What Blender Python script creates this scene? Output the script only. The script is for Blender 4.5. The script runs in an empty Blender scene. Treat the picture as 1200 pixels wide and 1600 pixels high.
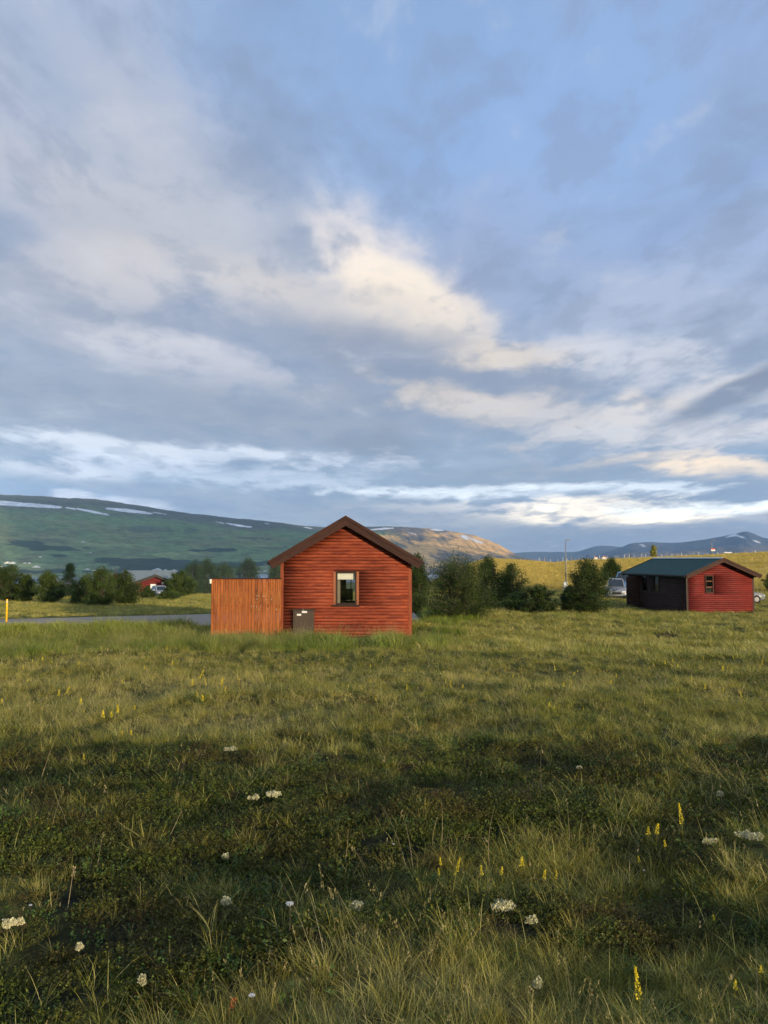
import bpy, math, random
import numpy as np
from mathutils import Vector, Matrix

random.seed(7)
rng = np.random.default_rng(7)
S = bpy.context.scene
COL = S.collection

# ------------------------------------------------------------------ camera
EYE = 1.6                       # metres above the ground at the photographer's feet
F = 1202.0                      # focal length in photo pixels (1200 x 1600)
PITCH = math.atan(73.0 / F)     # looks slightly up
cam = bpy.data.cameras.new('camera')
cam.sensor_fit = 'VERTICAL'
cam.sensor_height = 24.0
cam.lens = 24.0 * F / 1600.0
cam.clip_start = 0.05
cam.clip_end = 60000
cam_ob = bpy.data.objects.new('camera', cam)
cam_ob.location = (0, 0, EYE)
cam_ob.rotation_euler = (math.pi / 2 + PITCH, 0, 0)
COL.objects.link(cam_ob)
S.camera = cam_ob

def lin(r, g, b):
    f = lambda c: (c / 255 / 12.92) if c / 255 <= 0.04045 else ((c / 255 + 0.055) / 1.055) ** 2.4
    return (f(r), f(g), f(b))

def pdir(px, py):               # direction seen at a photo pixel
    u = (px - 600) / F; v = (800 - py) / F
    return Vector((u, math.cos(PITCH) - v * math.sin(PITCH), math.sin(PITCH) + v * math.cos(PITCH)))

def azel(px, py):
    d = pdir(px, py).normalized()
    return math.atan2(d.x, d.y), math.asin(d.z)

# ------------------------------------------------------------------ light
SUN_EL = math.radians(7.5)
SX, SY = 0.6, -0.8              # plan direction towards the sun: behind the camera, to the right
sun = bpy.data.lights.new('sun', 'SUN')
sun.energy = 5.0
sun.angle = math.radians(1.2)
sun.color = (1.0, 0.80, 0.52)
sun_ob = bpy.data.objects.new('sun', sun)
sdir = Vector((SX * math.cos(SUN_EL), SY * math.cos(SUN_EL), math.sin(SUN_EL)))
sun_ob.rotation_euler = sdir.to_track_quat('Z', 'Y').to_euler()
COL.objects.link(sun_ob)

S.view_settings.view_transform = 'Standard'
S.view_settings.look = 'None'
S.view_settings.gamma = 1.0
S.view_settings.use_curve_mapping = False
S.view_settings.exposure = 0.68
S.cycles.use_denoising = True
S.cycles.max_bounces = 6
S.cycles.diffuse_bounces = 3
S.cycles.glossy_bounces = 2
S.cycles.transmission_bounces = 4
S.cycles.transparent_max_bounces = 8
S.cycles.volume_bounces = 1
S.cycles.use_adaptive_sampling = True
S.cycles.adaptive_threshold = 0.015

world = bpy.data.worlds.new('World')
S.world = world
world.use_nodes = True
NT = world.node_tree
NT.nodes.clear()

class G:
    """tiny node-graph writer"""
    def __init__(s, nt): s.nt = nt
    def n(s, typ, **kw):
        nd = s.nt.nodes.new(typ)
        for k, v in kw.items(): setattr(nd, k, v)
        return nd
    def put(s, sock, v):
        if isinstance(v, bpy.types.NodeSocket): s.nt.links.new(v, sock)
        elif v is not None: sock.default_value = v
    def math(s, op, a, b=None, c=None, clamp=False):
        nd = s.n('ShaderNodeMath', operation=op, use_clamp=clamp)
        s.put(nd.inputs[0], a); s.put(nd.inputs[1], b); s.put(nd.inputs[2], c)
        return nd.outputs[0]
    def vec(s, op, a, b=None, c=None):
        nd = s.n('ShaderNodeVectorMath', operation=op)
        s.put(nd.inputs[0], a)
        if op == 'SCALE': s.put(nd.inputs['Scale'], b)
        else:
            s.put(nd.inputs[1], b)
            if c is not None: s.put(nd.inputs[2], c)
        return nd.outputs['Value'] if op in ('LENGTH', 'DOT_PRODUCT', 'DISTANCE') else nd.outputs[0]
    def noise(s, vec, scale, detail=4, rough=0.5, dist=0.0, color=False):
        nd = s.n('ShaderNodeTexNoise')
        s.put(nd.inputs['Vector'], vec); s.put(nd.inputs['Scale'], scale)
        nd.inputs['Detail'].default_value = detail; nd.inputs['Roughness'].default_value = rough
        nd.inputs['Distortion'].default_value = dist
        return nd.outputs['Color'] if color else nd.outputs['Fac']
    def rng(s, v, a, b, c=0.0, d=1.0, smooth=True):
        nd = s.n('ShaderNodeMapRange', interpolation_type='SMOOTHSTEP' if smooth else 'LINEAR')
        s.put(nd.inputs[0], v)
        for i, q in enumerate((a, b, c, d)): s.put(nd.inputs[i + 1], q)
        return nd.outputs[0]
    def mix(s, f, a, b, mode='MIX'):
        nd = s.n('ShaderNodeMix', data_type='RGBA', blend_type=mode)
        s.put(nd.inputs[0], f)
        s.put(nd.inputs[6], a if isinstance(a, bpy.types.NodeSocket) else (*a, 1))
        s.put(nd.inputs[7], b if isinstance(b, bpy.types.NodeSocket) else (*b, 1))
        return nd.outputs[2]
    def ramp(s, f, stops):
        nd = s.n('ShaderNodeValToRGB')
        cr = nd.color_ramp
        while len(cr.elements) < len(stops): cr.elements.new(0.5)
        for e, (p, c) in zip(cr.elements, stops):
            e.position = p; e.color = (*c, 1)
        s.put(nd.inputs[0], f)
        return nd.outputs[0]
    def mapping(s, v, loc=(0, 0, 0), rot=(0, 0, 0), scale=(1, 1, 1), kind='POINT'):
        nd = s.n('ShaderNodeMapping', vector_type=kind)
        s.put(nd.inputs[0], v)
        nd.inputs[1].default_value = loc; nd.inputs[2].default_value = rot; nd.inputs[3].default_value = scale
        return nd.outputs[0]

g = G(NT)
tc = g.n('ShaderNodeTexCoord').outputs['Generated']
D = g.vec('NORMALIZE', tc)
sep = g.n('ShaderNodeSeparateXYZ'); g.put(sep.inputs[0], D)
dx, dy, dz = sep.outputs
AZ = g.math('ARCTAN2', dx, dy)
EL = g.math('ARCSINE', dz)
# a flat cloud deck seen in perspective
zz = g.math('ADD', g.math('MAXIMUM', dz, 0.0), 0.10)
cmb = g.n('ShaderNodeCombineXYZ')
g.put(cmb.inputs[0], g.math('DIVIDE', dx, zz)); g.put(cmb.inputs[1], g.math('DIVIDE', dy, zz))
P = g.mapping(cmb.outputs[0], rot=(0, 0, math.radians(24)), scale=(1.0, 0.62, 1))
nbig = g.noise(P, 0.62, 3, 0.5, 0.4)
nfin = g.noise(P, 1.9, 6, 0.56, 0.35)
warp = g.noise(P, 1.1, 4, 0.55, 0.0, color=True)
ae = g.n('ShaderNodeCombineXYZ'); g.put(ae.inputs[0], AZ); g.put(ae.inputs[1], EL)
w2 = g.vec('MULTIPLY', g.vec('SUBTRACT', warp, (0.5, 0.5, 0.5)), (0.16, 0.07, 0))
wsc = g.rng(EL, 0.0, 0.30, 0.30, 1.0)
AE = g.vec('ADD', ae.outputs[0], g.vec('SCALE', w2, wsc))
nf3 = g.noise(P, 5.5, 5, 0.6, 0.2)
nf = g.math('ADD', g.math('SUBTRACT', nfin, 0.5), g.math('MULTIPLY_ADD', nf3, 0.5, -0.25))
# clear air
sky = g.n('ShaderNodeTexSky', sky_type='NISHITA', sun_disc=False)
sky.sun_elevation = SUN_EL
sky.sun_rotation = math.atan2(SX, SY)
sky.air_density = 1.0; sky.dust_density = 0.4; sky.ozone_density = 1.5
K = 6.9                                    # Background strength is 0.1
def kc(r, g_, b): return lin(r, g_, b)
elr = g.rng(EL, 0.0, 0.75, smooth=False)
base = g.ramp(elr, [(0.0, kc(178, 190, 208)), (0.10, kc(170, 180, 200)), (0.36, kc(162, 174, 202)),
                    (0.62, kc(146, 176, 222)), (0.90, kc(138, 168, 214)), (1.0, kc(134, 164, 212))])
nish = g.vec('SCALE', sky.outputs[0], 0.10)
base = g.mix(0.12, base, nish)
# mottled deck everywhere
deck = g.rng(nbig, 0.42, 0.66)
base = g.mix(g.math('MULTIPLY', deck, 0.50), base, kc(184, 190, 206))
base = g.mix(g.math('MULTIPLY', g.rng(nfin, 0.50, 0.72), 0.22), base, kc(206, 214, 232))
base = g.mix(g.math('MULTIPLY', g.rng(nfin, 0.50, 0.32), 0.22), base, kc(124, 146, 186))
LAYERS = [
 # px, py, rx, ry, tilt, colour, opacity, softness, noise
 (140, 330, 420, 200, 18, (178, 186, 206), .75, .75, 1.0),
 (330, 250, 170, 62, 22, (176, 190, 218), .55, .7, 1.2),
 (160, 200, 150, 36, 40, (132, 164, 204), .55, .7, .8),
 (400, 350, 330, 120, 20, (186, 192, 208), .70, .7, 1.2),
 (420, 430, 420, 90, 12, (196, 198, 208), .60, .65, 1.3),
 (60, 460, 180, 70, 5, (190, 194, 208), .6, .7, 1.2),
 (900, 230, 420, 190, -8, (146, 182, 234), .65, .85, .5),
 (1080, 340, 190, 22, -30, (134, 160, 206), .45, .7, .9),
 (1150, 400, 200, 60, -12, (176, 196, 232), .5, .8, 1.0),
 (800, 420, 260, 80, 18, (160, 178, 212), .6, .7, 1.0),
 (250, 520, 420, 130, 6, (158, 166, 184), .55, .8, 1.3),
 (700, 470, 60, 90, 40, (160, 170, 196), .4, .8, 1.0),
 (600, 440, 140, 56, 34, (232, 224, 216), .95, .85, 1.4),
 (650, 500, 130, 50, 32, (226, 218, 206), .85, .55, 1.4),
 (480, 480, 240, 42, 10, (208, 204, 204), .70, .6, 1.3),
 (230, 440, 200, 34, 8, (200, 200, 210), .55, .6, 1.3),
 (300, 575, 150, 32, 10, (210, 210, 220), .70, .6, 1.4),
 (640, 570, 270, 40, 10, (144, 154, 174), .85, .6, 1.0),
 (760, 600, 170, 52, 16, (150, 160, 180), .75, .6, 1.0),
 (820, 556, 105, 24, 2, (226, 216, 204), .9, .5, 1.5),
 (1000, 500, 160, 60, 0, (186, 200, 230), .6, .7, 1.4),
 (1010, 560, 130, 30, 4, (206, 210, 222), .6, .6, 1.5),
 (150, 640, 420, 62, 3, (159, 167, 182), .80, .6, .9),
 (500, 655, 320, 48, 0, (157, 165, 180), .75, .6, .9),
 (720, 640, 110, 26, 22, (216, 206, 196), .80, .55, 1.5),
 (900, 660, 190, 28, 8, (204, 200, 200), .80, .55, 1.4),
 (1060, 640, 160, 44, -14, (214, 212, 214), .75, .6, 1.4),
 (1140, 612, 115, 21, -27, (128, 136, 156), .95, .45, 1.1),
 (1010, 628, 60, 12, 4, (224, 216, 206), .7, .6, 1.3),
 (1150, 668, 120, 22, -2, (208, 206, 210), .7, .6, 1.2),
 (600, 694, 84, 27, 4, (135, 143, 158), .80, .5, 1.3),
 (300, 706, 330, 13, 2, (206, 218, 238), .65, .6, 1.5),
 (90, 734, 110, 14, 0, (200, 208, 224), .75, .5, .9),
 (360, 740, 240, 14, 2, (192, 206, 230), .6, .6, 1.5),
 (200, 760, 260, 12, 4, (165, 173, 188), .6, .6, 1.2),
 (930, 726, 120, 14, -4, (222, 208, 184), .85, .45, 1.3),
 (840, 742, 200, 24, 0, (148, 156, 170), .90, .45, 1.1),
 (960, 735, 60, 12, 0, (132, 148, 173), .7, .5, 1.3),
 (1170, 716, 120, 9, 0, (150, 182, 222), .6, .6, .9),
 (1150, 736, 110, 19, 2, (238, 218, 182), .95, .35, 1.0),
 (1130, 766, 160, 20, -2, (138, 148, 166), .92, .4, 1.2),
 (820, 768, 260, 10, 1, (212, 226, 240), .80, .6, 1.5),
 (760, 792, 170, 7, 0, (216, 214, 212), .7, .6, 1.5),
 (980, 804, 270, 20, 0, (255, 246, 222), 1.0, .5, 1.2),
 (1120, 792, 120, 13, 0, (240, 252, 255), .95, .5, 1.2),
 (620, 800, 190, 20, 3, (166, 173, 185), .75, .55, .9),
 (1180, 812, 60, 10, -8, (147, 156, 173), .8, .5, 1.2),
 (700, 820, 160, 18, 6, (165, 173, 182), .75, .6, .8),
 (1010, 833, 220, 15, 1, (140, 148, 164), .92, .45, .9),
 (860, 850, 170, 15, 0, (133, 148, 170), .85, .5, .5),
 (60, 764, 150, 12, 5, (146, 172, 208), .7, .5, .5),
 (110, 771, 34, 9, 3, (186, 196, 214), .85, .35, .5),
 (214, 787, 50, 10, 7, (182, 192, 212), .80, .35, .5),
 (300, 790, 90, 10, 8, (150, 162, 184), .6, .5, .4),
]
col = base
for (px, py, rx, ry, tilt, c, op, soft, amp) in LAYERS:
    a, e = azel(px, py)
    sc = math.cos(math.atan((px - 600) / F))
    mp = g.mapping(AE, loc=(a, e, 0), rot=(0, 0, -math.radians(tilt)), scale=(rx / F * sc * 1.15, ry / F * 1.15, 1), kind='TEXTURE')
    ln = g.vec('LENGTH', mp)
    v = g.math('MULTIPLY_ADD', nf, -amp * 1.9, ln)
    m = g.rng(v, 1.0 + soft * .55, max(.02, .85 - soft), 0.0, op)
    w_ = (1.2 if min(c) > 204 else 1.05 if min(c) > 195 else .93) + (.95 if min(c) > 175 else .10) * min(1, max(0, (py - 640) / 140))       # low clouds are seen through more air
    col = g.mix(m, col, tuple(q * w_ * t for q, t in zip(kc(*c), (1.05 + min(max(0, w_ - 1), .5) * .25 + (.05 if min(c) > 180 else .01), (1.035 if min(c) > 180 else 1.0) + min(max(w_ - 1, 0), .5) * .12, .95 if min(c) > 180 else 1))))
# fine streaks and mottling through the whole sky
stc = g.n('ShaderNodeCombineXYZ'); g.put(stc.inputs[0], g.math('MULTIPLY', AZ, 3.2)); g.put(stc.inputs[1], g.math('MULTIPLY', EL, 22.0))
stk = g.noise(g.mapping(stc.outputs[0], rot=(0, 0, math.radians(-7))), 1.0, 6, 0.6, 0.5)
low = g.rng(EL, 0.42, 0.05)
col = g.mix(g.math('MULTIPLY', g.rng(stk, 0.50, 0.32), g.math('MULTIPLY', low, .50)), col, kc(136, 150, 178))
col = g.mix(g.math('MULTIPLY', g.rng(stk, 0.54, 0.72), g.math('MULTIPLY', low, .50)), col, kc(222, 224, 230))
col = g.mix(g.math('MULTIPLY', g.rng(nf3, 0.52, 0.36), .34), col, kc(128, 138, 162))
col = g.mix(g.math('MULTIPLY', g.rng(nfin, 0.50, 0.34), .40), col, kc(132, 142, 166))
col = g.mix(g.math('MULTIPLY', g.rng(nf3, 0.54, 0.72), .28), col, kc(214, 216, 224))
# the side of the sky towards the low sun is brighter and warmer
dt = g.vec('DOT_PRODUCT', D, tuple(sdir))
glow = g.math('POWER', g.math('MAXIMUM', dt, 0.0), 1.5)
col = g.vec('MULTIPLY', col, g.vec('ADD', (1, 1, 1), g.vec('SCALE', (2.6, 1.9, 1.1), glow)))
bg = g.n('ShaderNodeBackground')
g.put(bg.inputs[0], g.vec('SCALE', col, K))
bg.inputs[1].default_value = 0.1
out = g.n('ShaderNodeOutputWorld')
NT.links.new(bg.outputs[0], out.inputs[0])
world.cycles.sampling_method = 'MANUAL'
world.cycles.sample_map_resolution = 512

# ------------------------------------------------------------------ noise and terrain
def _h(ix, iy, seed):
    h = (ix.astype(np.int64) * 374761393 + iy.astype(np.int64) * 668265263 + seed * 974711 + 12345) & 0xFFFFFFFF
    h = ((h ^ (h >> 13)) * 1274126177) & 0xFFFFFFFF
    h = (h ^ (h >> 16)) & 0xFFFFFF
    return h / float(0xFFFFFF)
def vn(x, y, seed=0):
    x = np.asarray(x, float); y = np.asarray(y, float)
    ix = np.floor(x); iy = np.floor(y); fx = x - ix; fy = y - iy
    fx = fx * fx * fx * (fx * (fx * 6 - 15) + 10); fy = fy * fy * fy * (fy * (fy * 6 - 15) + 10)
    a = _h(ix, iy, seed); b = _h(ix + 1, iy, seed); c = _h(ix, iy + 1, seed); d = _h(ix + 1, iy + 1, seed)
    return (a + (b - a) * fx) * (1 - fy) + (c + (d - c) * fx) * fy
def fbm(x, y, seed=0, oct=4, gain=.5):
    x = np.asarray(x, float); y = np.asarray(y, float)
    s = 0; a = 1; t = 0
    for i in range(oct):
        s = s + a * vn(x + 17.3 * i, y - 9.1 * i, seed + i * 7); t += a; a *= gain; x = x * 2.03; y = y * 2.03
    return s / t
def sst(a, b, x):
    t = np.clip((np.asarray(x, float) - a) / (b - a), 0, 1); return t * t * (3 - 2 * t)

RK = np.array([0, 5, 10, 20, 31, 45, 62, 90, 120, 160, 220, 300, 400, 700, 1200, 2060, 2700, 4000, 30000.])
PL = np.array([-1.6, -1.75, -2.0, -2.65, -3.2, -3.5, -3.95, -4.7, -5.6, -7.6, -10.5, -14.5, -19.5, -33, -46, -60.6, -66, -66, -66.])
PR = np.array([-1.6, -1.75, -2.0, -2.65, -3.2, -3.38, -3.52, -3.7, -2.9, -2.05, -.95, 0., -1.5, -14, -30, -52, -62, -66, -66.])
PB = np.array([-1.6, -1.5, -1.3, -0.6, .2, 1.0, 1.5, 2, 2, 2, 2, 2, 2, 6, 20, 40, 50, 60, 60.])
SKPX = [640, 700, 770, 820, 865, 900, 1000, 1100, 1200, 1500]
SKY_ = [880, 877, 874, 876, 879, 876, 873, 869.5, 865, 862]
SKAZ = [math.atan((p - 600) / F) for p in SKPX]
SKZ = [(873 - y) / F * 300 for y in SKY_]

ROAD_N = [(-60, 49), (-40, 45.5), (-24, 42.9), (-14, 40.6), (-8.7, 38.9), (-5, 40.6), (3, 43), (20, 47), (26, 52), (34, 62)]
ROAD_F = [(-60, 52), (-40, 49), (-24, 47.6), (-14, 51.5), (-8.7, 54.5), (-5, 55.5), (3, 56), (20, 60), (24, 66), (32, 72)]
def road_mask(x, y):
    n = np.interp(x, [p[0] for p in ROAD_N], [p[1] for p in ROAD_N])
    f = np.interp(x, [p[0] for p in ROAD_F], [p[1] for p in ROAD_F])
    m = sst(n - 1.0, n + .3, y) * (1 - sst(f - .3, f + 1.0, y))
    return m * (x > -60) * (x < 2.5)

PEAT = []   # bare peat hollows (x, y, rx, ry)
def zrel0(x, y):
    x = np.asarray(x, float); y = np.asarray(y, float)
    r = np.hypot(x, y); az = np.arctan2(x, y)
    l = np.interp(r, RK, PL); q = np.interp(r, RK, PR); b = np.interp(r, RK, PB)
    q = q + np.interp(az, SKAZ, SKZ) * sst(90, 280, r) * (1 - sst(600, 1500, r))
    w = sst(0.0, 0.14, az)
    z = l * (1 - w) + q * w
    wb = sst(1.25, 1.9, np.abs(az)) * sst(0, 6, r)
    z = z * (1 - wb) + b * wb
    # a low bank behind the photographer
    t = -(x * SX + y * SY); u = x * .8 + y * .6
    H = 2.5 + 1.2 * (fbm(u * .02 + 5, u * 0, 4, 3) - .5)
    z = z + np.maximum(H - np.where(z > -9, z, 0), 0) * np.exp(-((t + 92) / 26.) ** 2) * sst(-700, -300, u) * (t < -20) * sst(-20, -40, t)
    return z
def zrel(x, y):
    x = np.asarray(x, float); y = np.asarray(y, float)
    z = zrel0(x, y)
    r = np.hypot(x, y)
    hm = fbm(x * .9 + 40, y * .9, 11, 3) - .5            # hummocks
    hb = fbm(x * .28, y * .28 + 9, 15, 3) - .5
    near = (1 - sst(60, 160, r)) * (1 - road_mask(x, y))
    z = z + near * (hm * .30 * sst(0.5, 3, r) + hb * .40 * sst(4, 10, r) * (1 - .6 * sst(20, 28, r)))
    z = z + (fbm(x * .03, y * .03, 21, 4) - .5) * 1.6 * sst(60, 200, r) * (1 - sst(180, 260, r) * .5) + (fbm(x * .004, y * .004, 22, 4) - .5) * 10 * sst(400, 900, r) * (1 - sst(1500, 1900, r))
    return z
def gz(x, y): return float(zrel(x, y)) + EYE
def at(px, py, rmax=3000):
    """where the line of sight through a photo pixel meets the ground"""
    d = pdir(px, py); d = d / math.hypot(d.x, d.y)
    r = np.geomspace(1.5, rmax, 1500)
    h = zrel0(d.x * r, d.y * r) - d.z * r
    i = np.argmax(h > 0)
    rr = float(r[i])
    return d.x * rr, d.y * rr, rr
def onway(px, r):
    d = pdir(px, 873); k = r / d.y
    return d.x * k, r

# ------------------------------------------------------------------ object helpers
def tag(o, label=None, cat=None, group=None, kind=None):
    if label: o['label'] = label
    if cat: o['category'] = cat
    if group: o['group'] = group
    if kind: o['kind'] = kind
    return o
def empty(name, loc=(0, 0, 0), rz=0.0):
    o = bpy.data.objects.new(name, None); COL.objects.link(o)
    o.location = loc; o.rotation_euler = (0, 0, rz); o.empty_display_size = .2
    return o
def mesh_from(name, v, f, mat=None, smooth=False):
    me = bpy.data.meshes.new(name)
    if isinstance(v, np.ndarray) and isinstance(f, np.ndarray):
        me.vertices.add(len(v)); me.vertices.foreach_set('co', v.astype(np.float32).ravel())
        k = f.shape[1]
        me.loops.add(f.size); me.loops.foreach_set('vertex_index', f.astype(np.int32).ravel())
        me.polygons.add(len(f)); me.polygons.foreach_set('loop_start', np.arange(0, f.size, k, dtype=np.int32))
        me.polygons.foreach_set('loop_total', np.full(len(f), k, dtype=np.int32))
        me.update(calc_edges=True)
    else:
        me.from_pydata(v, [], f); me.update()
    if smooth: me.polygons.foreach_set('use_smooth', np.ones(len(me.polygons), dtype=bool))
    if mat:
        for m in (mat if isinstance(mat, (list, tuple)) else [mat]): me.materials.append(m)
    return me
def link(name, me, parent=None):
    o = bpy.data.objects.new(name, me); COL.objects.link(o)
    if parent: o.parent = parent
    return o
def vcol(me, arr, name='tint'):
    at_ = me.attributes.new(name, 'FLOAT_COLOR', 'POINT')
    a = np.ones((len(me.vertices), 4), dtype=np.float32); a[:, :arr.shape[1]] = arr
    at_.data.foreach_set('color', a.ravel())
def vflt(me, arr, name):
    at_ = me.attributes.new(name, 'FLOAT', 'POINT'); at_.data.foreach_set('value', np.asarray(arr, dtype=np.float32))

class MB:
    """collects simple solids into one mesh"""
    def __init__(s): s.v = []; s.f = []
    def poly(s, pts, faces):
        b = len(s.v); s.v += [tuple(p) for p in pts]; s.f += [tuple(i + b for i in q) for q in faces]; return s
    def box(s, x0, x1, y0, y1, z0, z1, bev=0.0):
        if bev <= 0:
            p = [(x0, y0, z0), (x1, y0, z0), (x1, y1, z0), (x0, y1, z0), (x0, y0, z1), (x1, y0, z1), (x1, y1, z1), (x0, y1, z1)]
            return s.poly(p, [(0, 3, 2, 1), (4, 5, 6, 7), (0, 1, 5, 4), (1, 2, 6, 5), (2, 3, 7, 6), (3, 0, 4, 7)])
        b = bev; pts = []
        for (xa, ya, za) in ((b, b, 0), (0, 0, b), ):
            pass
        rings = [(z0, b), (z0 + b, 0), (z1 - b, 0), (z1, b)]
        for z, i in rings:
            a = b if i == 0 else b * 1.6
            q = i
            pts += [(x0 + a + q * 0, y0 + q, z), (x1 - a, y0 + q, z), (x1 - q, y0 + a, z), (x1 - q, y1 - a, z), (x1 - a, y1 - q, z), (x0 + a, y1 - q, z), (x0 + q, y1 - a, z), (x0 + q, y0 + a, z)]
        fc = [tuple(range(7, -1, -1)), tuple(range(24, 32))]
        for k in range(3):
            for i in range(8):
                j = (i + 1) % 8; fc.append((k * 8 + i, k * 8 + j, (k + 1) * 8 + j, (k + 1) * 8 + i))
        return s.poly(pts, fc)
    def prism(s, xz, y0, y1):
        """polygon in x,z (counter-clockwise seen from -y) extruded along y"""
        n = len(xz)
        p = [(x, y0, z) for x, z in xz] + [(x, y1, z) for x, z in xz]
        f = [tuple(range(n)), tuple(range(2 * n - 1, n - 1, -1))]
        for i in range(n):
            j = (i + 1) % n; f.append((i, i + n, j + n, j))
        return s.poly(p, f)
    def tube(s, pts, rad, n=6, cap=True):
        pts = [Vector(p) for p in pts]
        if not isinstance(rad, (list, tuple)): rad = [rad] * len(pts)
        P_ = []; up = Vector((0, 0, 1))
        for i, p in enumerate(pts):
            d = (pts[min(i + 1, len(pts) - 1)] - pts[max(i - 1, 0)]).normalized()
            a = d.cross(up if abs(d.z) < .9 else Vector((1, 0, 0))).normalized(); b = d.cross(a)
            for k in range(n):
                t = 2 * math.pi * k / n; P_.append(p + (a * math.cos(t) + b * math.sin(t)) * rad[i])
        f = []
        for i in range(len(pts) - 1):
            for k in range(n):
                j = (k + 1) % n; f.append((i * n + k, (i + 1) * n + k, (i + 1) * n + j, i * n + j))
        if cap: f += [tuple(range(n)), tuple(range(len(P_) - 1, len(P_) - n - 1, -1))]
        return s.poly(P_, f)
    def build(s, name, mat, parent=None, smooth=False):
        return link(name, mesh_from(name, s.v, s.f, mat, smooth), parent)

# ------------------------------------------------------------------ materials
def newmat(name):
    m = bpy.data.materials.new(name); m.use_nodes = True; m.node_tree.nodes.clear()
    gg = G(m.node_tree); o = gg.n('ShaderNodeOutputMaterial')
    return m, gg, o
def principled(gg, o, col, rough=.7, spec=.3, metal=0.0, bump=None, bstr=.3, bdist=.01):
    p = gg.n('ShaderNodeBsdfPrincipled')
    gg.put(p.inputs['Base Color'], col if isinstance(col, bpy.types.NodeSocket) else (*col, 1))
    gg.put(p.inputs['Roughness'], rough); p.inputs['Specular IOR Level'].default_value = spec
    p.inputs['Metallic'].default_value = metal
    if bump is not None:
        b = gg.n('ShaderNodeBump'); b.inputs['Strength'].default_value = bstr; b.inputs['Distance'].default_value = bdist
        gg.put(b.inputs['Height'], bump); gg.nt.links.new(b.outputs[0], p.inputs['Normal'])
    gg.nt.links.new(p.outputs[0], o.inputs[0])
    return p
def objco(gg): return gg.n('ShaderNodeTexCoord').outputs['Object']
def pos(gg): return gg.n('ShaderNodeNewGeometry').outputs['Position']
def rnd(gg): return gg.n('ShaderNodeObjectInfo').outputs['Random']

def wood(name, c1, c2, c3, axis='X', scale=1.0, rough=.7, spec=.25, wear=.25):
    m, gg, o = newmat(name)
    co = objco(gg); r = rnd(gg)
    off = gg.n('ShaderNodeCombineXYZ')
    for i in range(3): gg.put(off.inputs[i], gg.math('MULTIPLY', r, 37.0 + 11 * i))
    v = gg.vec('ADD', co, off.outputs[0])
    st = {'X': (1.2, 16, 16), 'Z': (16, 16, 1.2), 'Y': (16, 1.2, 16)}[axis]
    a = gg.noise(gg.mapping(v, scale=tuple(q * scale for q in st)), 1.6, 5, .6, .6)
    b = gg.noise(gg.mapping(v, scale=tuple(q ** .4 * scale for q in st)), 1.1, 4, .6)
    k = gg.noise(gg.mapping(v, scale=tuple(3.2 * (q ** .35) * scale for q in st)), 1.4, 2, .5)
    c = gg.mix(gg.rng(a, .38, .66), c1, c2)
    c = gg.mix(gg.math('MULTIPLY', gg.rng(b, .48, .70), .7), c, c3)
    c = gg.mix(gg.math('MULTIPLY', gg.rng(k, .66, .74), .75), c, tuple(q * .22 for q in c1))
    c = gg.mix(gg.math('MULTIPLY', gg.rng(gg.noise(v, 7, 4, .65), .56, .72), wear), c, tuple(min(1, q * 1.35 + .03) for q in c3))
    br = gg.math('MULTIPLY_ADD', r, .26, .87)
    c = gg.vec('SCALE', c, br)
    principled(gg, o, c, rough, spec, bump=a, bstr=.35, bdist=.004)
    return m
def plain(name, c, rough=.6, spec=.3, metal=0, var=.15, sc=6):
    m, gg, o = newmat(name)
    n = gg.noise(objco(gg), sc, 4, .6)
    k = gg.mix(n, tuple(q * (1 - var) for q in c), tuple(min(1, q * (1 + var)) for q in c))
    principled(gg, o, k, rough, spec, metal, bump=n, bstr=.08, bdist=.003)
    return m
def glassm(name, tint=(.8, .85, .85)):
    m, gg, o = newmat(name)
    t = gg.n('ShaderNodeBsdfTransparent'); t.inputs[0].default_value = (*tint, 1)
    s = gg.n('ShaderNodeBsdfGlossy'); s.inputs['Roughness'].default_value = .02
    fr = gg.n('ShaderNodeFresnel'); fr.inputs[0].default_value = 1.5
    mx = gg.n('ShaderNodeMixShader'); gg.put(mx.inputs[0], gg.math('MULTIPLY_ADD', fr.outputs[0], 1.2, .03, clamp=True))
    gg.nt.links.new(t.outputs[0], mx.inputs[1]); gg.nt.links.new(s.outputs[0], mx.inputs[2]); gg.nt.links.new(mx.outputs[0], o.inputs[0])
    return m

M = {}
M['red_log'] = wood('red_stained_log', (.175, .030, .013), (.29, .064, .025), (.085, .013, .007), 'X', wear=.30)
M['red_log_far'] = wood('crimson_stained_log', (.135, .014, .012), (.195, .027, .020), (.095, .009, .008), 'X', wear=.2)
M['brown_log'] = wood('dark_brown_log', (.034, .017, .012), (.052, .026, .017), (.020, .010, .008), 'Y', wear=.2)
M['dark_red'] = wood('dark_red_board', (.095, .006, .007), (.13, .010, .009), (.07, .005, .005), 'X', wear=.1)
M['fence'] = wood('orange_fence_board', (.27, .080, .020), (.36, .115, .030), (.13, .034, .012), 'Z', wear=.35)
M['barge'] = wood('brown_barge_board', (.036, .014, .010), (.055, .021, .014), (.022, .009, .007), 'X', wear=.25)
M['barge2'] = wood('light_brown_trim', (.26, .095, .045), (.33, .12, .06), (.17, .06, .03), 'Z', wear=.3)
M['corner'] = wood('corner_board', (.21, .048, .020), (.27, .070, .029), (.14, .03, .013), 'Z', wear=.3)
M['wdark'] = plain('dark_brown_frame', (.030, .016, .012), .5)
M['inner'] = plain('room_lining', (.22, .16, .11), .8)
M['blind'] = plain('roller_blind', (.82, .82, .74), .8, var=.04)
M['blue'] = plain('blue_cloth', (.03, .24, .52), .8)
M['box'] = plain('weathered_grey_brown_paint', (.062, .045, .032), .65, var=.25, sc=4)
M['boxlid'] = plain('dark_lid_paint', (.045, .032, .027), .6)
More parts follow.
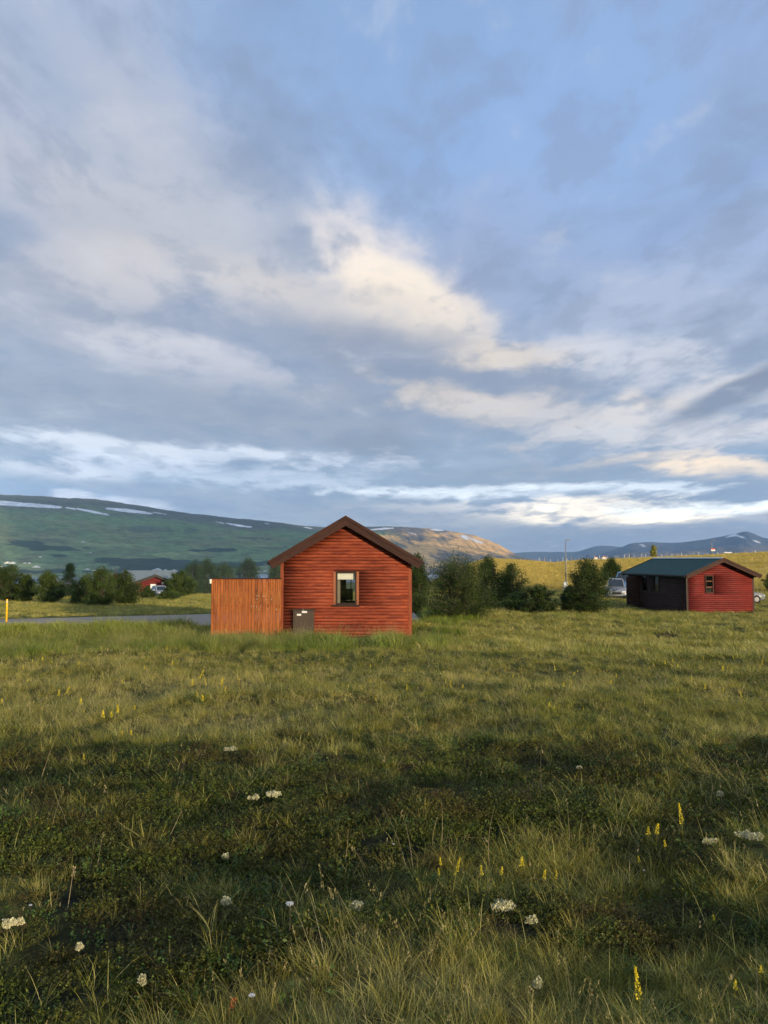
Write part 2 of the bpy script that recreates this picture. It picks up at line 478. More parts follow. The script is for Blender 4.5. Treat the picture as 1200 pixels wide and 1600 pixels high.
M['white'] = plain('white_paint', (.66, .66, .64), .5, var=.04)
M['galv'] = plain('galvanised_steel', (.22, .23, .23), .5, .5, .3)
M['yellow'] = plain('yellow_plastic', (.85, .46, .02), .45, var=.08)
M['teal'] = plain('teal_sheet_roof', (.016, .062, .050), .65, .25, var=.12, sc=2)
M['grey_roof'] = plain('grey_sheet_roof', (.16, .19, .19), .45, .5, var=.10, sc=2)
M['darkroof'] = plain('dark_green_roof', (.02, .05, .045), .45, .4)
M['pale'] = plain('pale_metal', (.55, .58, .56), .4, .5)
M['glass'] = glassm('window_glass', (.96, .97, .97))
M['carglass'] = plain('dark_car_glass', (.015, .02, .022), .06, .9, var=.02)
M['tyre'] = plain('tyre_rubber', (.018, .018, .018), .85)
M['rim'] = plain('alloy_rim', (.16, .16, .17), .5, .4, .3)
M['carwhite'] = plain('white_car_paint', (.19, .20, .22), .25, .6, var=.03)
M['carsilver'] = plain('silver_car_paint', (.26, .28, .30), .25, .6, var=.03)
M['carblue'] = plain('blue_grey_car_paint', (.10, .20, .34), .22, .7, var=.03)
M['black'] = plain('black_trim', (.012, .012, .012), .5)
M['redlens'] = plain('red_lens', (.5, .02, .015), .25)
M['clearlens'] = plain('clear_lens', (.7, .72, .75), .15, .6)
M['post'] = plain('weathered_post', (.42, .36, .28), .8)

def foliage(name, c1, c2, c3, trans=.22, pscale=.35, rough=.55, spec=.25, seed=0.0, attr=True):
    """leaf material: vertex tint picks between tones, patches shift with position"""
    m, gg, o = newmat(name)
    a = gg.n('ShaderNodeAttribute', attribute_name='tint')
    sp = gg.n('ShaderNodeSeparateXYZ'); gg.put(sp.inputs[0], a.outputs['Vector'])
    n = gg.noise(gg.vec('ADD', pos(gg), (seed, seed, 0)), pscale, 3, .6)
    c = gg.mix(sp.outputs[0], c1, c2)
    f2 = gg.math('ADD', gg.math('MULTIPLY_ADD', rnd(gg), .8, -.4), gg.rng(n, .35, .65))
    c = gg.mix(gg.math('MULTIPLY', f2, .6, clamp=True), c, c3)
    c = gg.vec('SCALE', c, gg.math('MULTIPLY_ADD', sp.outputs[1], .7, .65))
    p = gg.n('ShaderNodeBsdfPrincipled')
    gg.put(p.inputs['Base Color'], c); p.inputs['Roughness'].default_value = rough; p.inputs['Specular IOR Level'].default_value = spec
    t = gg.n('ShaderNodeBsdfTranslucent'); gg.put(t.inputs[0], gg.vec('MULTIPLY', c, (1.2, 1.3, .7)))
    mx = gg.n('ShaderNodeMixShader'); mx.inputs[0].default_value = trans
    gg.nt.links.new(p.outputs[0], mx.inputs[1]); gg.nt.links.new(t.outputs[0], mx.inputs[2]); gg.nt.links.new(mx.outputs[0], o.inputs[0])
    return m
M['straw'] = foliage('straw_blade', (.35, .30, .070), (.64, .54, .20), (.25, .25, .045), seed=3)
M['hay'] = foliage('dry_hay', (.46, .34, .085), (.62, .47, .14), (.34, .28, .07), seed=4)
M['green'] = foliage('green_blade', (.085, .110, .012), (.23, .235, .030), (.30, .25, .050), seed=9)
M['lush'] = foliage('lush_blade', (.070, .125, .016), (.24, .30, .040), (.28, .26, .055), seed=15, pscale=.2)
M['seed'] = foliage('seed_head_grass', (.24, .20, .085), (.38, .31, .16), (.20, .18, .07), seed=5)
M['heath'] = foliage('crowberry_leaf', (.016, .030, .004), (.125, .150, .018), (.080, .055, .013), trans=.12, pscale=.8, seed=1)
M['heather'] = foliage('brown_heather_twig', (.085, .046, .022), (.130, .085, .036), (.065, .055, .018), trans=.1, pscale=.8, seed=7)
M['willowleaf'] = foliage('bilberry_leaf', (.040, .085, .016), (.075, .120, .026), (.050, .070, .016), trans=.2, seed=2)
M['leaf'] = foliage('birch_leaf', (.018, .038, .007), (.058, .088, .015), (.032, .050, .010), trans=.28, pscale=.8)
M['leaf2'] = foliage('willow_leaf', (.030, .058, .012), (.075, .105, .022), (.045, .070, .015), trans=.28, pscale=.6)
M['leafd'] = foliage('dark_spruce_needle', (.008, .024, .010), (.018, .042, .014), (.012, .028, .010), trans=.1, pscale=.6)
M['leafy'] = foliage('yellow_green_leaf', (.24, .24, .05), (.32, .30, .06), (.20, .20, .04), trans=.3)
M['bark'] = plain('bark', (.085, .068, .052), .9, var=.4, sc=12)
M['petal'] = foliage('yellow_floret', (.62, .47, .02), (.70, .56, .04), (.50, .42, .03), trans=.2)
M['lichen'] = foliage('pale_lichen', (.44, .42, .26), (.60, .57, .38), (.36, .35, .20), trans=.1)
M['whitef'] = foliage('white_floret', (.75, .70, .68), (.82, .80, .78), (.70, .62, .62), trans=.2)
M['stalk'] = foliage('dry_stalk', (.30, .24, .14), (.42, .35, .22), (.26, .19, .10), trans=.1)
M['rust'] = foliage('rusty_stalk', (.34, .10, .035), (.42, .14, .05), (.28, .08, .03), trans=.1)
#==SECTION GROUND==
# ------------------------------------------------------------------ the ground
def pflat(x, y):
    """rough photo coordinates of a ground point (used to lay out vegetation zones)"""
    r = np.hypot(x, y)
    yy = np.maximum(np.asarray(y, float), .3)
    return 600 + F * x / yy, 873 - F * zrel0(x, y) / np.maximum(r, .5)
HEATH = [ # px, py, rx, ry, strength : dwarf shrub mats
 (820, 1215, 560, 75, .7), (600, 1195, 300, 30, .4), (120, 1260, 330, 120, .55), (260, 1320, 220, 40, .5), (150, 1500, 330, 95, .95),
 (280, 1400, 220, 60, .5), (470, 1290, 160, 45, .8), (800, 1400, 230, 55, .9), (1000, 1250, 300, 60, .6), (700, 1560, 120, 30, .3), (1080, 1340, 130, 50, .4),
 (1020, 1400, 170, 55, .7), (60, 1180, 90, 40, .4), (300, 1480, 150, 40, .4)]
STRAW = [
 (600, 1100, 700, 55, .35), (860, 1335, 270, 32, .75), (360, 1370, 130, 35, .6), (240, 1400, 120, 22, .5), (640, 1380, 110, 60, .6), (820, 1535, 330, 55, .8), (550, 1480, 110, 60, .6),
 (1120, 1480, 110, 70, .6), (560, 1585, 260, 40, .6), (100, 1090, 200, 40, .4), (1080, 1120, 160, 35, .5), (380, 1150, 160, 35, .4), (1160, 1330, 70, 40, .4), (560, 1400, 80, 80, .4)]
def blobs(px, py, L_):
    s = 0
    for (a, b, rx, ry, k) in L_:
        s = s + k * np.exp(-(((px - a) / rx) ** 2 + ((py - b) / ry) ** 2))
    return s
def zones(x, y):
    """weights of heath, straw grass, lush grass and green grass at ground points"""
    px, py = pflat(x, y); r = np.hypot(x, y)
    n1 = fbm(x * .55, y * .55, 31, 4); n2 = fbm(x * .25 + 9, y * .5, 33, 4); n3 = fbm(x * 2.1, y * 2.1, 35, 3)
    heath = sst(.46, .84, .41 - .12 * sst(6, 11, r + (n2 - .5) * 8) + blobs(px, py, HEATH) * .42 - blobs(px, py, STRAW) * .30 + (n1 - .5) * 1.35 + (n3 - .5) * 1.0 - sst(8, 12, r) * .18 + sst(16, 24, r) * 0.0)
    straw = sst(.45, .80, .36 + blobs(px, py, STRAW) * .42 + (n2 - .5) * 1.5 + (n3 - .5) * .5) * (1 - heath * .9)
    lush = np.exp(-((py - 996) / 24.) ** 2) * (1 - sst(560, 900, px)) * sst(-200, 0, px + 300) * 1.0
    lush = np.maximum(lush, .7 * np.exp(-(((px - 690) / 80.) ** 2 + ((py - 965) / 26.) ** 2)))
    lush = np.maximum(lush, .45 * np.exp(-(((px - 960) / 240.) ** 2 + ((py - 960) / 14.) ** 2)))
    lush = sst(.25, .7, lush + (n1 - .5) * .35)
    return heath * (1 - lush), straw * (1 - lush), lush
PEATPX = [(430, 1047, 22, 6), (312, 1056, 34, 5), (106, 1037, 16, 4), (60, 1062, 26, 4), (1085, 1023, 52, 5), (1180, 1030, 40, 4), (855, 1020, 42, 4), (250, 1054, 16, 4), (1000, 968, 24, 3), (1150, 975, 20, 3), (1040, 985, 26, 4)]
def peat(x, y):
    px, py = pflat(x, y)
    return sst(.45, .75, blobs(px, py, [(a, b, c * 1.1, d * 1.1, 1) for a, b, c, d in PEATPX]) + (fbm(x * 3, y * 3, 41, 2) - .5) * .5)

AZV = np.radians(np.concatenate([np.arange(-180, -44, 2.0), np.arange(-44, -32, .6), np.arange(-32, 32, .16), np.arange(32, 44, .6), np.arange(44, 180.1, 2.0)]))
RV = np.concatenate([[0.02, .2, .4, .7], np.geomspace(1.0, 2600, 380)])
A_, R_ = np.meshgrid(AZV, RV)
gx = np.sin(A_) * R_; gy = np.cos(A_) * R_
gzv = zrel(gx, gy)
pe = peat(gx, gy) * (gy > 0)
gzv = gzv - .10 * pe * (R_ < 60)
def grid_faces(nr, nc):
    i = np.arange(nr * nc).reshape(nr, nc)
    return np.stack([i[:-1, :-1], i[1:, :-1], i[1:, 1:], i[:-1, 1:]], -1).reshape(-1, 4)[:, ::-1]
verts = np.stack([gx, gy, gzv + EYE], -1).reshape(-1, 3)
he, st, lu = zones(gx, gy)
w = lambda m, c: m[..., None] * np.array(c)
big = fbm(gx * .05, gy * .05, 51, 4); mid = fbm(gx * .4, gy * .4, 53, 4)
colr = np.array([.085, .088, .022])[None, None] * (.7 + .6 * mid[..., None])
colr = colr * (1 - he[..., None]) + w(he, (.020, .022, .010))
colr = colr * (1 - .6 * st[..., None]) + w(.6 * st, (.120, .105, .045))
colr = colr * (1 - lu[..., None]) + w(lu, (.050, .075, .016))
# beyond: dry hay meadow to the right, rough pasture to the left
right = sst(.06, .16, A_) * (np.abs(A_) < 1.4)
mead = sst(92, 135, R_ + (big - .5) * 40)
hay = np.array([.58, .40, .10])[None, None] * (.72 + .56 * big[..., None])
olive = np.array([.40, .30, .075])[None, None] * (.7 + .6 * mid[..., None])
hayw = sst(.15, .6, mead * .5 + (fbm(gx * .02, gy * .035, 55, 4) - .32))
mc = olive * (1 - hayw[..., None]) + hay * hayw[..., None]
lp = np.array([.19, .19, .045])[None, None] * (.65 + .7 * big[..., None])
mm = (mead * right)[..., None]; colr = colr * (1 - mm) + mc * mm
ll = (sst(45, 80, R_) * (1 - right))[..., None]; colr = colr * (1 - ll) + lp * ll
dpx, dpy = 600 + F * gx / np.maximum(gy, .3), R_ * 0
scrub = sst(.56, .66, fbm(gx * .06, gy * .02, 57, 4)) * sst(95, 110, R_) * (1 - sst(150, 190, R_)) * right
colr = colr * (1 - .65 * scrub[..., None]) + w(.65 * scrub, (.085, .075, .050))
colr = colr * (1 - pe[..., None]) + w(pe, (.020, .013, .009))
shore = (sst(1600, 1900, R_) * (1 - right))[..., None]; colr = colr * (1 - shore) + np.array([.26, .21, .13]) * shore
m, gg, o = newmat('field_soil_and_moss')
a = gg.n('ShaderNodeAttribute', attribute_name='tint').outputs['Color']
p1 = pos(gg)
n1 = gg.noise(p1, 9, 6, .65); n2 = gg.noise(p1, 1.3, 5, .6)
c = gg.vec('MULTIPLY', a, gg.mix(gg.rng(n1, .3, .7), (.45, .45, .45), (1.55, 1.5, 1.4)))
c = gg.vec('MULTIPLY', c, gg.mix(gg.rng(n2, .3, .7), (.75, .8, .8), (1.25, 1.2, 1.15)))
principled(gg, o, c, .95, .1, bump=n1, bstr=.9, bdist=.05)
M['ground'] = m
me = mesh_from('field', verts, grid_faces(len(RV), len(AZV)), M['ground'], True)
vcol(me, colr.reshape(-1, 3))
ground = link('field', me); tag(ground, 'uneven field of rough grass and heath falling away from the viewer', kind='structure')

# gravel road and turning place behind the cabin
xs = np.arange(-60, 2.01, .5); ts = np.linspace(0, 1, 25)
nn = np.interp(xs, [p[0] for p in ROAD_N], [p[1] for p in ROAD_N]); ff = np.interp(xs, [p[0] for p in ROAD_F], [p[1] for p in ROAD_F])
X, T = np.meshgrid(xs, ts); Y = nn[None] + (ff - nn)[None] * T + (fbm(X * .7, T * 3, 61, 3) - .5) * .7 * (np.abs(T - .5) > .48)
Z = zrel(X, Y) + EYE + .035 - .05 * np.abs(T * 2 - 1) ** 4
v = np.stack([X, Y, Z], -1).reshape(-1, 3)
m, gg, o = newmat('road_gravel')
p1 = pos(gg); n1 = gg.noise(p1, 14, 5, .7); n2 = gg.noise(gg.mapping(p1, scale=(.25, 1.4, 1)), 1.0, 4, .6)
c = gg.mix(n1, (.20, .170, .130), (.40, .345, .275)); c = gg.vec('MULTIPLY', c, gg.mix(gg.rng(n2, .35, .65), (.8, .8, .8), (1.2, 1.18, 1.15)))
principled(gg, o, c, .95, .2, bump=n1, bstr=.6, bdist=.02)
me = mesh_from('gravel_road', v, grid_faces(len(ts), len(xs)), m, True)
road = link('gravel_road', me); tag(road, 'grey gravel road widening behind the orange fence', kind='structure')

# the fjord
m, gg, o = newmat('fjord_water')
n1 = gg.noise(gg.mapping(pos(gg), scale=(.02, .06, 1)), 1.0, 5, .6)
principled(gg, o, gg.mix(n1, (.10, .15, .20), (.16, .22, .28)), .22, .6, bump=n1, bstr=.35, bdist=2.0)
WZ = -60 + EYE
me = mesh_from('fjord_water', [(-9000, 500, WZ), (3500, 500, WZ), (3500, 6500, WZ), (-9000, 6500, WZ)], [(0, 1, 2, 3)], m)
fj = link('fjord_water', me); tag(fj, 'pale strip of calm fjord below the mountain', kind='structure')

# ------------------------------------------------------------------ mountains
def ridge_z(px, py, D_):
    a, e = azel(px, py); return math.tan(e) * D_
def mountain(name, ridge, az0, az1, daz, Dfun, Sfun, nr, relief, colfun, label, gfun, base=-62, seed=0):
    """height field between a foot and a crest, falling away again behind it"""
    az = np.radians(np.arange(az0, az1, daz))
    rp = [p[0] for p in ridge]; ry = [p[1] for p in ridge]
    ra = np.array([azel(a, b)[0] for a, b in ridge]); re = np.array([math.tan(azel(a, b)[1]) for a, b in ridge])
    te = np.interp(az, ra, re)
    k = np.exp(-np.linspace(-1.5, 1.5, 7) ** 2); k /= k.sum()
    te = np.convolve(np.pad(te, 3, 'edge'), k, 'valid')
    Dz = Dfun(az); Sz = Sfun(az)
    s = np.concatenate([np.linspace(0, 1, nr), np.linspace(1.02, 1.9, 24)])
    AZ_, S_ = np.meshgrid(az, s)
    RR = Sz + (Dz - Sz) * S_
    X = np.sin(AZ_) * RR; Y = np.cos(AZ_) * RR
    zc = te * Dz
    gs = gfun(np.clip(S_, 0, 1), AZ_)
    Z = base + (zc - base) * gs
    back = np.clip((S_ - 1) / .9, 0, 1)
    Z = np.where(S_ > 1, zc - (zc - base) * back ** 1.4 * 1.0 - 0 * back, Z)
    env = np.sin(np.clip(S_, 0, 1) * math.pi) ** .5 * .9 + .1 * (S_ > .05)
    rr = (fbm(X / 600, Y / 600, 71 + seed, 5) - .5) * 2 * relief
    gully = -np.abs(fbm(AZ_ * 120 + 3 + S_ * 6, S_ * 5.0, 75 + seed, 4) - .5) * relief * 1.3 * sst(.35, .6, S_) * (1 - sst(.92, 1.0, S_))
    crest = (fbm(AZ_ * 90, AZ_ * 0 + 3, 77 + seed, 4) - .5) * 10 * np.exp(-((S_ - 1) / .05) ** 2)
    Z = Z + (rr + gully) * env * (S_ < 1) + crest
    Z[0] = base
    el = Z / RR
    ppx = 600 + F * np.tan(AZ_); ppy = 873 - F * el / np.cos(AZ_) * 1.0
    C = colfun(X, Y, Z, S_, ppx, ppy, AZ_)
    me = mesh_from(name, np.stack([X, Y, Z + EYE], -1).reshape(-1, 3), grid_faces(len(s), len(az)), M['hill'], True)
    vcol(me, C.reshape(-1, 3))
    ob = link(name, me); tag(ob, label, kind='structure'); return ob
m, gg, o = newmat('mountain_heath_and_scree')
a = gg.n('ShaderNodeAttribute', attribute_name='tint').outputs['Color']
p1 = gg.mapping(pos(gg), scale=(.01, .01, .03)); n1 = gg.noise(p1, 1.4, 6, .65); n2 = gg.noise(p1, 6, 5, .65)
c = gg.vec('MULTIPLY', a, gg.mix(gg.rng(n1, .3, .7), (.72, .74, .76), (1.28, 1.26, 1.22)))
c = gg.vec('MULTIPLY', c, gg.mix(gg.rng(n2, .3, .7), (.82, .82, .82), (1.2, 1.2, 1.2)))
principled(gg, o, c, .95, .1, bump=n2, bstr=.6, bdist=12)
M['hill'] = m

def lerp(c, m_, k): return c * (1 - m_[..., None]) + m_[..., None] * np.array(k)
def seg(px, py, pts, w0, w1, jag=1.2):
    """soft mask of a streak along a line given in photo pixels"""
    xs_ = [p[0] for p in pts]; ys_ = [p[1] for p in pts]; hs = [p[2] for p in pts]
    yc = np.interp(px, xs_, ys_); h = np.interp(px, xs_, hs)
    nz = (vn(px * .23, py * .5, 5) - .5) * jag + (vn(px * .8, py, 6) - .5) * jag * .6
    inside = sst(xs_[0] - 1, xs_[0] + 5, px) * (1 - sst(xs_[-1] - 5, xs_[-1] + 1, px))
    return sst(0, .7, (h * inside) - np.abs(py - yc) + nz * .6) * inside
def left_col(X, Y, Z, S_, px, py, AZ_):
    C = np.ones(X.shape + (3,)) * np.array([.15, .22, .095])
    n = fbm(X / 900, Y / 900, 81, 5); n2 = fbm(px * .022, py * .12, 82, 4); n3 = fbm(px * .05, py * .3, 83, 3)
    C = C * (.75 + .5 * n[..., None])
    C = lerp(C, sst(.50, .62, n2) * .6 * (1 - sst(.5, .7, S_)), (.20, .205, .10))
    C = lerp(C, sst(.55, .66, n3) * .5 * (1 - sst(.4, .55, S_)), (.105, .090, .065))
    up = sst(.70, .90, (873 - py) / np.maximum(873 - np.interp(px, [0, 150, 300, 450, 560, 640, 740, 810], [773, 780, 804, 820, 824, 823, 838, 868]), 5) + (n2 - .5) * .3)
    C = lerp(C, up * .85, (.12, .115, .10))
    w_ = lambda L_: np.clip(blobs(px, py, L_) + (n3 - .5) * .9 * (blobs(px, py, L_) > .05), 0, 1)
    forest = sst(.45, .65, w_([(80, 857, 55, 6, 1), (40, 848, 30, 5, .8), (95, 869, 20, 3, .8), (235, 880, 75, 9, 1.1), (170, 876, 30, 5, .8), (340, 860, 50, 4, .9), (330, 884, 60, 7, .8), (60, 893, 90, 4, .8), (250, 893, 90, 5, .9), (410, 880, 40, 6, .7)]))
    C = lerp(C, forest * .9, (.018, .042, .030))
    field = sst(.5, .65, w_([(58, 884, 36, 5, 1.1), (130, 846, 30, 4, .8), (130, 889, 20, 3, .8), (270, 866, 60, 6, .9), (180, 852, 90, 3, .8), (400, 852, 60, 4, .6)]))
    C = lerp(C, field * .75, (.24, .31, .13))
    cliff = sst(.5, .6, w_([(240, 828, 90, 7, .75), (385, 842, 60, 6, .6)]))
    C = lerp(C, cliff * .6, (.075, .080, .080))
    sn = 0
    for L_ in [[(-120, 781, 4), (0, 786, 4.2), (60, 790, 3.2), (98, 793, 2.0)], [(98, 792.5, 1.3), (120, 796, 1.5)], [(116, 794, 1.2), (140, 799, 2.2), (172, 805, 1.4)],
               [(162, 794, 1.6), (200, 798, 3.2), (240, 803, 1.6)], [(236, 800, .7), (262, 804, .8)], [(334, 815, 1.0), (352, 818, 1.2)], [(350, 817, 1.0), (372, 821, 2.0), (396, 824, 1.0)],
               [(410, 817, 1.0), (424, 820, 1.2)], [(472, 823, .9), (492, 827, 1.0)], [(575, 828, 1.0), (600, 826, 1.8), (618, 825, 1)], [(668, 826, .9), (682, 828, 2.0), (696, 829, 1.0)],
               [(716, 836, 1.2), (724, 839, 3), (735, 845, 1.2)], [(720, 834, 1), (745, 846, 2.2), (758, 849, 1)], [(635, 831, .6), (654, 836, 1.2)], [(700, 838, .6), (708, 843, 1.0)], [(684, 833, .5), (702, 835, .8)]]:
        sn = np.maximum(sn, seg(px, py, L_, 0, 0))
    C = lerp(C, np.clip(sn, 0, 1), (.80, .80, .80))
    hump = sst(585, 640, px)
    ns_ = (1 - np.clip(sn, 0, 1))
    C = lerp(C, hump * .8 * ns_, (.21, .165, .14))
    sun_gold = .95 * sst(.0, .75, blobs(px, py, [(705, 853, 60, 9, .9), (750, 848, 34, 12, 1.0), (775, 860, 30, 8, .9), (650, 862, 30, 10, .8), (605, 842, 22, 8, .8), (690, 836, 40, 5, .5), (640, 880, 60, 12, .7)]) + (fbm(px * .06 + py * .09, py * .2 - px * .09, 87, 5) - .5) * 1.3)  # patches of sunlight on the hump, painted in as golden colour
    C = lerp(C, sun_gold * ns_ * sst(570, 600, px), (.78, .46, .17))
    shore_ = 1 - sst(0, .012, S_); C = lerp(C, shore_, (.10, .11, .09))
    return C
gprof = lambda s, a: .34 * s ** 1.15 + .66 * (s * s * (3 - 2 * s)) ** 1.15
LRIDGE = [(-900, 800), (-600, 786), (-250, 776), (0, 773), (70, 776), (150, 780), (225, 791), (300, 803), (380, 811), (430, 816), (480, 822), (520, 825), (560, 824), (600, 822.5), (640, 824), (680, 826), (740, 836), (780, 851), (806, 867), (830, 874), (900, 892)]
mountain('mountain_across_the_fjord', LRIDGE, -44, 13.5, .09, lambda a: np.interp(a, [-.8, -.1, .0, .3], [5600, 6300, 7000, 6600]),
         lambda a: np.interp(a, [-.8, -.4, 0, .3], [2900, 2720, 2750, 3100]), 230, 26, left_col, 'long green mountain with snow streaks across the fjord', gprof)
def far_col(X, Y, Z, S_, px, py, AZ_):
    C = np.ones(X.shape + (3,)) * np.array([.085, .105, .135]); n = fbm(X / 1500, Y / 1500, 91, 5)  # bluish base colour holds part of the haze
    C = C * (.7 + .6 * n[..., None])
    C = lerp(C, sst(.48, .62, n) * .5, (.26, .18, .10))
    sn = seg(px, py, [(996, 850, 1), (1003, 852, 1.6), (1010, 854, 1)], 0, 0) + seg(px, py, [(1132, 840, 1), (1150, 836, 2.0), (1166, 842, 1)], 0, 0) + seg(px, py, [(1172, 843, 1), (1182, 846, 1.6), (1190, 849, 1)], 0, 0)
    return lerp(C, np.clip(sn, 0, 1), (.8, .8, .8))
g2 = lambda s, a: .3 * s + .7 * s ** 1.8
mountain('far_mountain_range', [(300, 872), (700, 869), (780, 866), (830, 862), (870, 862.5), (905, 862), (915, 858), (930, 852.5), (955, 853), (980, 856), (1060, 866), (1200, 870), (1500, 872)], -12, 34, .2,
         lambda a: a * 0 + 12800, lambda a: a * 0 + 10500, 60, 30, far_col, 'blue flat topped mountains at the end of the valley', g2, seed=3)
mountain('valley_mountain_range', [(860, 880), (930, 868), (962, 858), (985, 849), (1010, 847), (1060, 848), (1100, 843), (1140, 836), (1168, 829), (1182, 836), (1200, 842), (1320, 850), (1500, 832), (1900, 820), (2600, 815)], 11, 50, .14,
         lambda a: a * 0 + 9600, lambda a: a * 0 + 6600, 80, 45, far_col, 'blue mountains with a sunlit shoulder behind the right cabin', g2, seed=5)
# unseen mountains behind the camera, skyline shaped to shade the mountain across the fjord
uu = np.concatenate([np.linspace(-6000, 2900, 90, endpoint=False), np.linspace(2900, 4800, 130, endpoint=False), np.linspace(4800, 11500, 80)]); tt = np.linspace(-5400, -900, 60)
U_, T_ = np.meshgrid(uu, tt)
Hc = np.interp(U_, [-6000, -2500, -800, -200, 200, 550, 900, 2500, 3000, 3150, 3230, 3310, 3390, 3460, 3540, 3900, 4100, 4400, 5200, 6000, 7800, 9000, 10500, 11300, 13000],
                    [900, 900, 500, 120, 110, 220, 1500, 1560, 1400, 1100, 790, 840, 1150, 1120, 830, 800, 1060, 810, 790, 720, 700, 900, 1300, 1000, 600])
Hc = Hc + (fbm(U_ / 420, U_ * 0 + 2, 95, 4) - .5) * 190 * sst(3100, 3500, U_)
prof = np.exp(-(np.abs(T_ + 3000) / 1150.) ** 2.2)
Zb = (Hc + 66) * prof + (fbm(U_ / 500, T_ / 500, 97, 5) - .5) * 160 * prof * (1 - prof) * 4 * sst(0, 900, Hc) - 66
Xb = SX * -T_ * 1.0 + .8 * U_; Yb = SY * -T_ * 1.0 + .6 * U_
keep = ~((Yb > 0) & (np.abs(Xb) < Yb * .62))
Zb = np.where(keep, Zb, -70)
vb = np.stack([Xb, Yb, Zb + EYE], -1).reshape(-1, 3)
me = mesh_from('shade_mountains_behind', vb, grid_faces(60, 300)[:, ::-1], M['hill'], True)
vcol(me, np.ones((len(vb), 3)) * np.array([.09, .095, .06]))
mb = link('shade_mountains_behind', me); tag(mb, 'unseen mountains behind the viewer, skyline shaped to shade the far slope', kind='structure')

# ------------------------------------------------------------------ haze
m, gg, o = newmat('valley_haze')
pv = gg.n('ShaderNodeVolumePrincipled')
pv.inputs['Color'].default_value = (.42, .68, 1.0, 1)
pv.inputs['Density'].default_value = 4.8e-5
pv.inputs['Anisotropy'].default_value = 0.0
gg.nt.links.new(pv.outputs[0], o.inputs['Volume'])
hz = MB().box(-13000, 15000, -7600, 17200, -80, 1790).build('haze', m)
tag(hz, 'thin blue evening haze filling the valley', kind='stuff')
#==SECTION BUILDINGS==
_logcache = {}
def log_mesh(length, mat, h=.1297, out=.062, axis='x'):
    key = (round(length, 2), mat.name, axis)
    if key in _logcache: return _logcache[key]
    pr = [(0.004, 0.0)] + [(-out * (math.sin(t) ** .62) - .004, h * .5 * (1 - math.cos(t))) for t in np.linspace(.12, math.pi - .12, 8)] + [(0.004, h)]
    n = len(pr); L2 = length / 2; k = max(1, int(length / .9)); v = []; f = []
    for i in range(k + 1):
        x = -L2 + length * i / k
        wob = 0.002 * math.sin(i * 2.3 + length * 7)
        v += [(x, y + wob, z) if axis == 'x' else (y + wob, x, z) for y, z in pr]
    for i in range(k):
        for j in range(n - 1):
            q = (i * n + j, i * n + j + 1, (i + 1) * n + j + 1, (i + 1) * n + j)
            f.append(q[::-1] if axis == 'x' else q)
    f.append(tuple(range(n))); f.append(tuple(range(k * n + n - 1, k * n - 1, -1)))
    me = mesh_from('log', v, f, mat, True)
    me.polygons[len(f) - 1].use_smooth = False; me.polygons[len(f) - 2].use_smooth = False
    _logcache[key] = me
    return me

def log_rows(root, W, top, holes, mat, y=0.0, xform=None, pitch=.1297, name='log', slope=.589, cap=None):
    """stack half-round logs across a wall; top(z)->half width, holes = list of (x0,x1,z0,z1)"""
    z = 0.0; out_ = []
    while True:
        hw = top(z + pitch * .5)
        if hw < .12: break
        segs = [(-hw, hw)]
        for (a, b, c, d) in holes:
            if z + pitch > c + .02 and z < d - .02:
                new = []
                for (p, q) in segs:
                    if a > p: new.append((p, min(q, a)))
                    if b < q: new.append((max(p, b), q))
                segs = [s_ for s_ in new if s_[1] - s_[0] > .02]
        for (p, q) in segs:
            o = link(name, log_mesh(q - p, mat), root)
            o.location = xform((p + q) / 2, y, z) if xform else ((p + q) / 2, y, z)
            if xform: o.rotation_euler = (0, 0, xform.rz)
            out_.append(o)
        z += pitch
        if cap and z > cap: break
    return out_
class Side:
    """places a wall row on a side wall: along local y"""
    def __init__(s, x, rz, yc): s.x = x; s.rz = rz; s.yc = yc
    def __call__(s, t, y, z):
        sg = 1 if s.rz > 0 else -1
        return (s.x, s.yc + t * sg, z)

